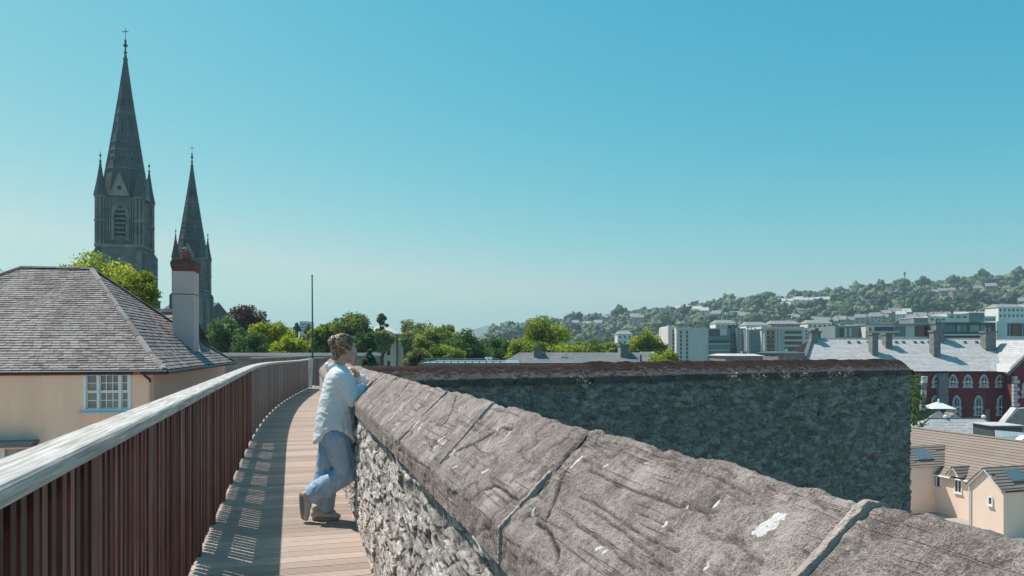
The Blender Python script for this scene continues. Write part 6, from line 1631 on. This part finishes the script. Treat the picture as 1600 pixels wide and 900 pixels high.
def chain(pts, rad, step=.28):
    out = []
    for (a, b, r0, r1) in zip(pts, pts[1:], rad, rad[1:]):
        a, b = Vector(a), Vector(b); L = (b - a).length; n = max(1, int(L / (min(r0, r1) * step)))
        for k in range(n + 1): f = k / n; out.append(ball(a.lerp(b, f), r0 + (r1 - r0) * f))
    return out
def shell(rings):
    n = len(rings[0]); V = [p for r in rings for p in r]; Fs = []
    for a in range(len(rings) - 1):
        for b in range(n): Fs.append([a * n + b, a * n + (b + 1) % n, (a + 1) * n + (b + 1) % n, (a + 1) * n + b])
    V.append(sum((Vector(p) for p in rings[0]), Vector()) / n); V.append(sum((Vector(p) for p in rings[-1]), Vector()) / n)
    for b in range(n): Fs.append([(b + 1) % n, b, len(V) - 2]); Fs.append([(len(rings) - 1) * n + b, (len(rings) - 1) * n + (b + 1) % n, len(V) - 1])
    return V, Fs
woman = thing('person', Qp(505, 812), 'woman in loose white shirt and pale jeans leaning on the parapet, hair in a bun', 'person')
def skinmat(n, c): 
    b = NB(n); b.fin(c, .5, None, .4); b.b.inputs['Subsurface Weight'].default_value = .15; b.b.inputs['Subsurface Radius'].default_value = (.02, .008, .005); return b.m
skin = skinmat('skin', (.56, .32, .24))
# head frame
hf = Vector((.86, .51, -.16)).normalized(); hr = Vector((hf.y, -hf.x, 0)).normalized(); hu = hr.cross(hf); hu = hu if hu.z > 0 else -hu
HCn = Qp(539.5, 546.5)
def hd(f, r, u): return HCn + hf * f + hr * r + hu * u
body = []
body += [ball(hd(-.012, 0, .025), (.098, .078, .098), (hf, hr, hu)), ball(hd(.025, 0, -.02), (.072, .066, .085), (hf, hr, hu)), ball(hd(.05, 0, -.075), (.042, .045, .035), (hf, hr, hu)), ball(hd(.075, 0, -.095), .022)]
body += chain([hd(.086, 0, .012), hd(.106, 0, -.022)], [.010, .014]) + [ball(hd(.102, .010, -.028), .010), ball(hd(.102, -.010, -.028), .010)]
body += [ball(hd(.088, 0, -.055), (.012, .026, .006), (hf, hr, hu)), ball(hd(.086, 0, -.066), (.012, .022, .007), (hf, hr, hu))]
body += [ball(hd(.082, s * .03, .022), (.012, .022, .008), (hf, hr, hu)) for s in (-1, 1)] + [ball(hd(.055, s * .045, -.03), (.03, .022, .026), (hf, hr, hu)) for s in (-1, 1)]
for s in (-1, 1):
    for a in range(9): an = a * math.pi / 5.2 - 1.2; body.append(ball(hd(-.012 - .013 * math.cos(an) * 1.0, s * (.080 + .005 * math.cos(an)), -.005 + .025 * math.sin(an)), .0065))
    body.append(ball(hd(-.006, s * .078, -.004), (.014, .006, .022), (hf, hr, hu)))
neckb = Qp(525, 578)
body += chain([hd(-.02, 0, -.06), neckb + Vector((0.01, 0, .02)), neckb], [.056, .055, .068])
d_ = DV
shN, shF = Qp(531, 588) - d_ * .155, Qp(529, 586) + d_ * .155
spine = [Qp(526, 584), Qp(524, 612), Qp(522, 642), Qp(524, 672)]
body += chain(spine, [.085, .10, .095, .11])
body += chain([shN, neckb, shF], [.052, .06, .052])
hipN, hipF = Qp(526, 684) - d_ * .085, Qp(521, 684) + d_ * .085
body += chain([hipN, hipF], [.10, .10])
elN = Qp(555, 624, -.16); wrN = Qp(567.5, 606, .02)
elF = Qp(572, 604, .22); wrF = Qp(560, 590, .15)
knN, anN = Qp(541, 738) - d_ * .05, Qp(486, 774) - d_ * .03
knF, anF = Qp(510, 742) + d_ * .06, Qp(505, 798) + d_ * .05
body += chain([shN, shN.lerp(elN, .5), elN, elN.lerp(wrN, .4), wrN], [.05, .043, .036, .036, .026])
body += chain([shF, shF.lerp(elF, .5), elF, elF.lerp(wrF, .4), wrF], [.05, .043, .036, .036, .026])
body += chain([hipN, knN, knN.lerp(anN, .35), anN], [.09, .056, .055, .036]) + chain([hipF, knF, knF.lerp(anF, .35), anF], [.09, .056, .055, .036])
def hand(w, dr, up, curl, side):
    """palm + five fingers; dr pointing direction, up = back of hand"""
    dr = dr.normalized(); sd = dr.cross(up).normalized(); up = sd.cross(dr).normalized(); out = []
    out += chain([w, w + dr * .035], [.025, .030])
    pc = w + dr * .055; out.append(ball(pc, (.042, .038, .015), (dr, sd, up)))
    for k, (o, L) in enumerate([(-.030, .060), (-.010, .070), (.011, .072), (.031, .064)]):
        p0 = w + dr * .05 + sd * o * .9; p1 = w + dr * .092 + sd * o + up * -.002
        p2 = p1 + (dr * math.cos(curl) - up * math.sin(curl)) * L * .5; p3 = p2 + (dr * math.cos(curl * 2.2) - up * math.sin(curl * 2.2)) * L * .45
        out += chain([p0, p1, p2, p3], [.009, .0092, .008, .0068], .5)
    t0 = w + dr * .025 + sd * side * .022; t1 = t0 + (dr * .6 + sd * side * .7 - up * .3).normalized() * .035; t2 = t1 + (dr * .9 + sd * side * .1 - up * .3).normalized() * .03
    out += chain([t0, t1, t2], [.012, .010, .008], .5)
    return out
body += hand(wrN, Vector((.25, .93, .12)), Vector((-.66, -.2, .7)), .35, -1)
body += hand(wrF, Vector((-.35, -.35, .85)), Vector((.8, .3, .3)), .75, 1)
body += chain([anN, anN + Vector((-.03, 0, -.05))], [.036, .03]) + chain([anF, anF + Vector((.08, .02, -.03))], [.038, .03])
V, Fq, N = remesh(body, .0055, 3)
np_mesh('body', V, Fq, skin, woman, smooth=True)
# eyes
for s in (-1, 1):
    q = MB(); c = hd(.076, s * .031, .006)
    vs, fs = ball(c, .0125); 
    for f in fs: q.poly([vs[i] for i in f])
    q.build('eye', simple('eye_white', (.7, .7, .68), None, 3, .2, 0) if s == -1 else bpy.data.materials['eye_white'], woman, True)

def folds(V, N, amp, seed, sx, sy, sz, ridge=True):
    a = V[:, 0] * sx + V[:, 1] * sy; b = V[:, 2] * sz
    n = fbm(a + b * .3 + 50, b - a * .4 + 50, seed, 3)
    r = 1 - np.abs(2 * n - 1) * 2 if ridge else n - .5
    return V + N * (r * amp)[:, None]
# jeans
jm = NB('washed_pale_denim'); v_ = jm.co('Object'); f_ = jm.noise(v_, 5, 5, .65)
col = jm.mix(jm.ramp(f_, [(.3, 0), (.7, 1)]), (.22, .34, .47), (.42, .54, .66)); col = jm.mix(jm.ramp(jm.noise(v_, 260, 2), [(.4, 0), (.6, .25)]), col, (.45, .55, .62))
jm = jm.fin(col, .9, jm.bump(jm.noise(v_, 200, 3), .3, .002), .2)
sh = []
hemN = anN.lerp(knN, .10)
sh += chain([Qp(523, 664), Qp(523, 680)], [.125, .13]) + chain([hipN, hipF], [.118, .118])
kl = (anN - knN).normalized()
sh += chain([hipN, hipN.lerp(knN, .55), knN, knN.lerp(anN, .5), hemN], [.118, .105, .088, .088, .088])
sh += chain([hipF, hipF.lerp(knF, .55), knF, knF.lerp(anF, .5), anF + Vector((-.005, 0, .035))], [.118, .102, .09, .092, .092])
V, Fq, N = remesh(sh, .008, 4)
# flatten the hems
def hemcut(V, base_, dirn, lim, rad):
    d = (V - np.array(base_)) @ np.array(dirn); r = np.linalg.norm(V - np.array(base_), axis=1); m = (d > lim) & (r < rad)
    V[m] -= np.outer(d[m] - lim, np.array(dirn)); return V
V = hemcut(V, hemN, kl, .03, .25); V = hemcut(V, anF, Vector((0, 0, -1)), .005, .2)
V = folds(V, N, .011, 4, 9, 9, 5); V = folds(V, N, .007, 8, 22, 22, 11)
np_mesh('jeans', V, Fq, jm, woman, smooth=True)
# shirt
sm_ = NB('white_cotton_gauze'); v_ = sm_.co('Object'); c_ = sm_.mix(sm_.noise(v_, 5, 4), (.90, .91, .92), (.84, .86, .88))
sm_.fin(c_, .85, sm_.bump(sm_.noise(v_, 140, 4, .7), .5, .003), .2)
tr_ = sm_.n('BsdfTranslucent'); sm_.l(c_, tr_.inputs['Color']); mx_ = sm_.n('MixShader'); mx_.inputs[0].default_value = .24; sm_.l(sm_.b.outputs[0], mx_.inputs[1]); sm_.l(tr_.outputs[0], mx_.inputs[2]); sm_.l(mx_.outputs[0], sm_.out.inputs['Surface']); shm = sm_.m
R_ = [(571, 518, 537, .07, 0), (577, 514.5, 543, .14, 0), (586, 511, 548.5, .19, 0), (600, 507, 549, .20, 0), (620, 502, 550, .19, 0), (640, 498, 551, .185, 0), (656, 495, 553.5, .19, 0), (668, 493, 555, .20, .35), (676, 491, 556, .205, 1)]
rings = []
for (v, ul, ur, hw, hm) in R_:
    a, b = Qp(ul, v), Qp(ur, v); c = (a + b) / 2; hx_ = (b - a) / 2; ring_ = []
    for k in range(32):
        an = 2 * math.pi * k / 32; ca, sa = math.cos(an), math.sin(an)
        p = c + hx_ * (abs(ca) ** .85 * (1 if ca > 0 else -1)) + d_ * (hw * (abs(sa) ** .85) * (1 if sa > 0 else -1))
        if hm: p.z += hm * (-.085 * ca * ca + .055 * sa * sa)
        ring_.append(p)
    rings.append(ring_)
sh = [shell(rings)]
sh += chain([shN + Vector((0, 0, -.008)), shN.lerp(elN, .5) + Vector((-.005, 0, -.01)), elN + Vector((0, 0, 0)), elN.lerp(wrN, .45) + Vector((0, 0, .0)), elN.lerp(wrN, .84)], [.078, .078, .070, .060, .048])
sh += chain([shF, shF.lerp(elF, .5), elF, elF.lerp(wrF, .75)], [.075, .072, .062, .05])
# collar standing at the nape
for k in range(15):
    an = math.pi * (.45 + 1.1 * k / 14); c = neckb + Vector((.012, 0, .03)); p = c + Vector((math.cos(an) * .078, 0, 0)) + d_ * (math.sin(an) * .07)
    sh += chain([p + Vector((0, 0, -.03)), p + Vector((math.cos(an) * .018, 0, .012 + .012 * math.sin(k * 1.7)))], [.016, .010], .5)
V, Fq, N = remesh(sh, .007, 3)
zf = np.clip((1.25 - V[:, 2]) / .6, .25, 1)
V = V + N * (fbm(V[:, 0] * 9 + V[:, 1] * 9 + V[:, 2] * 1.5, V[:, 2] * 2.2 + V[:, 0] * 3, 5, 3) - .5* 1.0)[:, None] * .040 * zf[:, None]
V = folds(V, N, .007, 15, 16, 14, 9); V = folds(V, N, .0045, 25, 34, 34, 22); V = folds(V, N, .002, 35, 70, 70, 50)
np_mesh('shirt', V, Fq, shm, woman, smooth=True)
q = MB(); q.tube([elN.lerp(wrN, .80), elN.lerp(wrN, .90)], [.050, .047], 12); q.build('cuff', shm, woman, True)
# shoes
shoe = simple('off_white_trainer', (.55, .51, .48), (.45, .42, .40), 12, .7, .3, 90); sole = simple('trainer_sole', (.34, .30, .28), (.24, .21, .2), 10, .8, .3, 60)
def shoe_at(heel, toe, up, nm='shoe'):
    ax_ = (toe - heel).normalized(); sd = ax_.cross(up).normalized(); up = sd.cross(ax_).normalized(); L = (toe - heel).length; Pn = lambda a, s, h: heel + ax_ * (a * L) + sd * s + up * h
    s_ = [ball(Pn(.14, 0, .045), (.045, .036, .045), (ax_, sd, up)), ball(Pn(.35, 0, .045), (.07, .038, .042), (ax_, sd, up)), ball(Pn(.62, 0, .035), (.08, .043, .030), (ax_, sd, up)), ball(Pn(.84, .003, .026), (.045, .042, .024), (ax_, sd, up))]
    s_ += chain([Pn(.2, 0, .06), Pn(.17, 0, .095)], [.040, .040]) + chain([Pn(.3, 0, .075), Pn(.55, 0, .055)], [.022, .024])
    V, Fq, N = remesh(s_, .005, 2); o = np_mesh(nm, V, Fq, shoe, woman, smooth=True)
    q = MB(); out = []
    for k in range(20): an = 2 * math.pi * k / 20; f = .5 - .5 * math.cos(an); out.append((.02 + .97 * f, math.sin(an) * (.036 + .010 * math.sin(f * 3.0 - .3))))
    q.loft([[Pn(a, s, -.012 + (.02 if a > .93 else 0)) for a, s in out], [Pn(a, s * 1.05, 0.0 + (.01 if a > .93 else 0)) for a, s in out], [Pn(a, s * 1.02, .018) for a, s in out]], True); q.build('sole', sole, o, True)
    q = MB()
    for k in range(4): a = .36 + .07 * k; q.tube([Pn(a, -.02, .085 - .012 * k), Pn(a + .02, 0, .094 - .012 * k), Pn(a, .02, .085 - .012 * k)], .003, 5)
    q.build('lace', M['white'], o)
tp = Qp(472, 812) ; tp.z = .012; hl = Qp(468.5, 768) 
shoe_at(hl - d_ * .03 + Vector((.005, 0, 0)), tp - d_ * .03 + Vector((.012, 0, 0)), Vector((1, .1, .1)))
h2 = Qp(487, 808) + d_ * .05; h2.z = .013; t2 = Qp(533, 805) + d_ * .05; t2.z = .013; t2 = h2 + (t2 - h2).normalized() * .255
shoe_at(h2, t2, Vector((0, 0, 1)))
# hair: gathered locks over a cap, and a bun
hb = NB('brown_blonde_hair'); c_ = hb.ramp(hb.attr('rnd'), [(0, (.06, .035, .022)), (.35, (.20, .12, .075)), (1, (.52, .33, .20))]); hb.fin(c_, .45, None, .5); hairm = hb.m
cap = [ball(hd(-.028, 0, .036), (.097, .087, .098), (hf, hr, hu)), ball(hd(-.06, 0, -.01), (.062, .070, .065), (hf, hr, hu)), ball(hd(-.065, 0, -.055), (.04, .045, .04), (hf, hr, hu))]
bun = hd(-.118, .01, .05)
cap += [ball(bun, (.045, .05, .048), (hf, hr, hu))]
V, Fq, N = remesh(cap, .006, 2); V = folds(V, N, .006, 3, 60, 60, 40)
np_mesh('hair', V, Fq, hairm, woman, smooth=True, fattr={'rnd': np.clip(vn(V[Fq[:, 0], 0] * 90, V[Fq[:, 0], 2] * 120, 4) * .6, 0, 1)})
q = MB(); rh = random.Random(5)
def onskull(th, ph, k=1.0):  # th elevation, ph azimuth (0 = front, towards hr positive)
    return hd(-.028 + math.cos(th) * math.cos(ph) * .099 * k, math.cos(th) * math.sin(ph) * .089 * k, .036 + math.sin(th) * .100 * k)
for k in range(150):
    ph = rh.uniform(-2.3, 2.3); th = rh.uniform(-.35, .9) if abs(ph) > .9 else rh.uniform(.42, .95)
    a0 = onskull(th, ph, 1.0); r = rh.random(); pts = []
    for j in range(7):
        f = j / 6; pp_ = a0.lerp(bun, f); c = hd(-.03, 0, .03); rr_ = (pp_ - c); L_ = .098 + .01 * f + .006 * math.sin(j * 2.1 + k)
        pts.append(c + rr_.normalized() * max(rr_.length, L_ * (1 - .06 * f)) + hu * .006 * math.sin(j * 1.7 + k * 2) + hr * .004 * math.sin(j * 2.3 + k))
    q.tube(pts, [.004, .006, .0065, .0065, .006, .005, .004], 5, r)
for k in range(34):      # bun coils
    a = rh.uniform(0, 6.28); tl = rh.uniform(-.8, .8); pts = []; Rr = rh.uniform(.030, .05)
    for j in range(9):
        an = a + j * .45; v0 = hu * math.cos(an) + hr * math.sin(an) * math.cos(tl) + hf * math.sin(an) * math.sin(tl); pts.append(bun + v0 * Rr + (hf * -.012) * math.cos(an * 2))
    q.tube(pts, [.002, .005, .007, .0075, .0075, .007, .006, .004, .002], 5, rh.random())
for k in range(22):      # loose wisps at the nape
    a0 = hd(-.07 - rh.uniform(0, .03), rh.uniform(-.05, .06), -.03); q.tube([a0, a0 + hu * -.04 + hr * rh.uniform(-.01, .015), a0 + hu * -.075 + hf * rh.uniform(-.01, .015) + hr * rh.uniform(-.01, .02)], [.005, .005, .0015], 4, rh.random())
q.build('hair_locks', hairm, woman, True)
# sunglasses pushed up on the head
q = MB()
for s in (-1, 1):
    c = hd(.050, s * .036, .112); ax1 = (hf * .55 + hu * .83).normalized()
    q.loft([[c + hr * (s * .0) + hr * math.cos(t_ * math.pi / 8) * .027 + ax1 * math.sin(t_ * math.pi / 8) * .021 + ax1.cross(hr) * e for t_ in range(16)] for e in (-.002, .002)], True)
    q.tube([hd(.045, s * .066, .115), hd(-.01, s * .088, .07), hd(-.05, s * .086, .035)], .0028, 5)
q.tube([hd(.055, -.012, .118), hd(.055, .012, .118)], .003, 5)
q.build('sunglasses', simple('dark_glasses', (.03, .03, .03), None, 1, .15, 0, spec=.7), woman)

# ------------------------------------------------------------------ haze
hz_ = MB(); hz_.box(-4200, 4200, -4200, 4200, -22, 190)
hm_ = bpy.data.materials.new('pale_air'); hm_.use_nodes = True; t_ = hm_.node_tree; t_.nodes.clear()
vo = t_.nodes.new('ShaderNodeVolumePrincipled'); ou = t_.nodes.new('ShaderNodeOutputMaterial'); vo.inputs['Density'].default_value = HAZE_DENSITY
vo.inputs['Color'].default_value = (.58, .80, .90, 1); vo.inputs['Anisotropy'].default_value = .2; t_.links.new(vo.outputs[0], ou.inputs['Volume'])
ho = hz_.build('haze', hm_, fixn=True); ho['kind'] = 'stuff'
SC.cycles.volume_bounces = 0; SC.cycles.max_bounces = 6; SC.cycles.transparent_max_bounces = 8
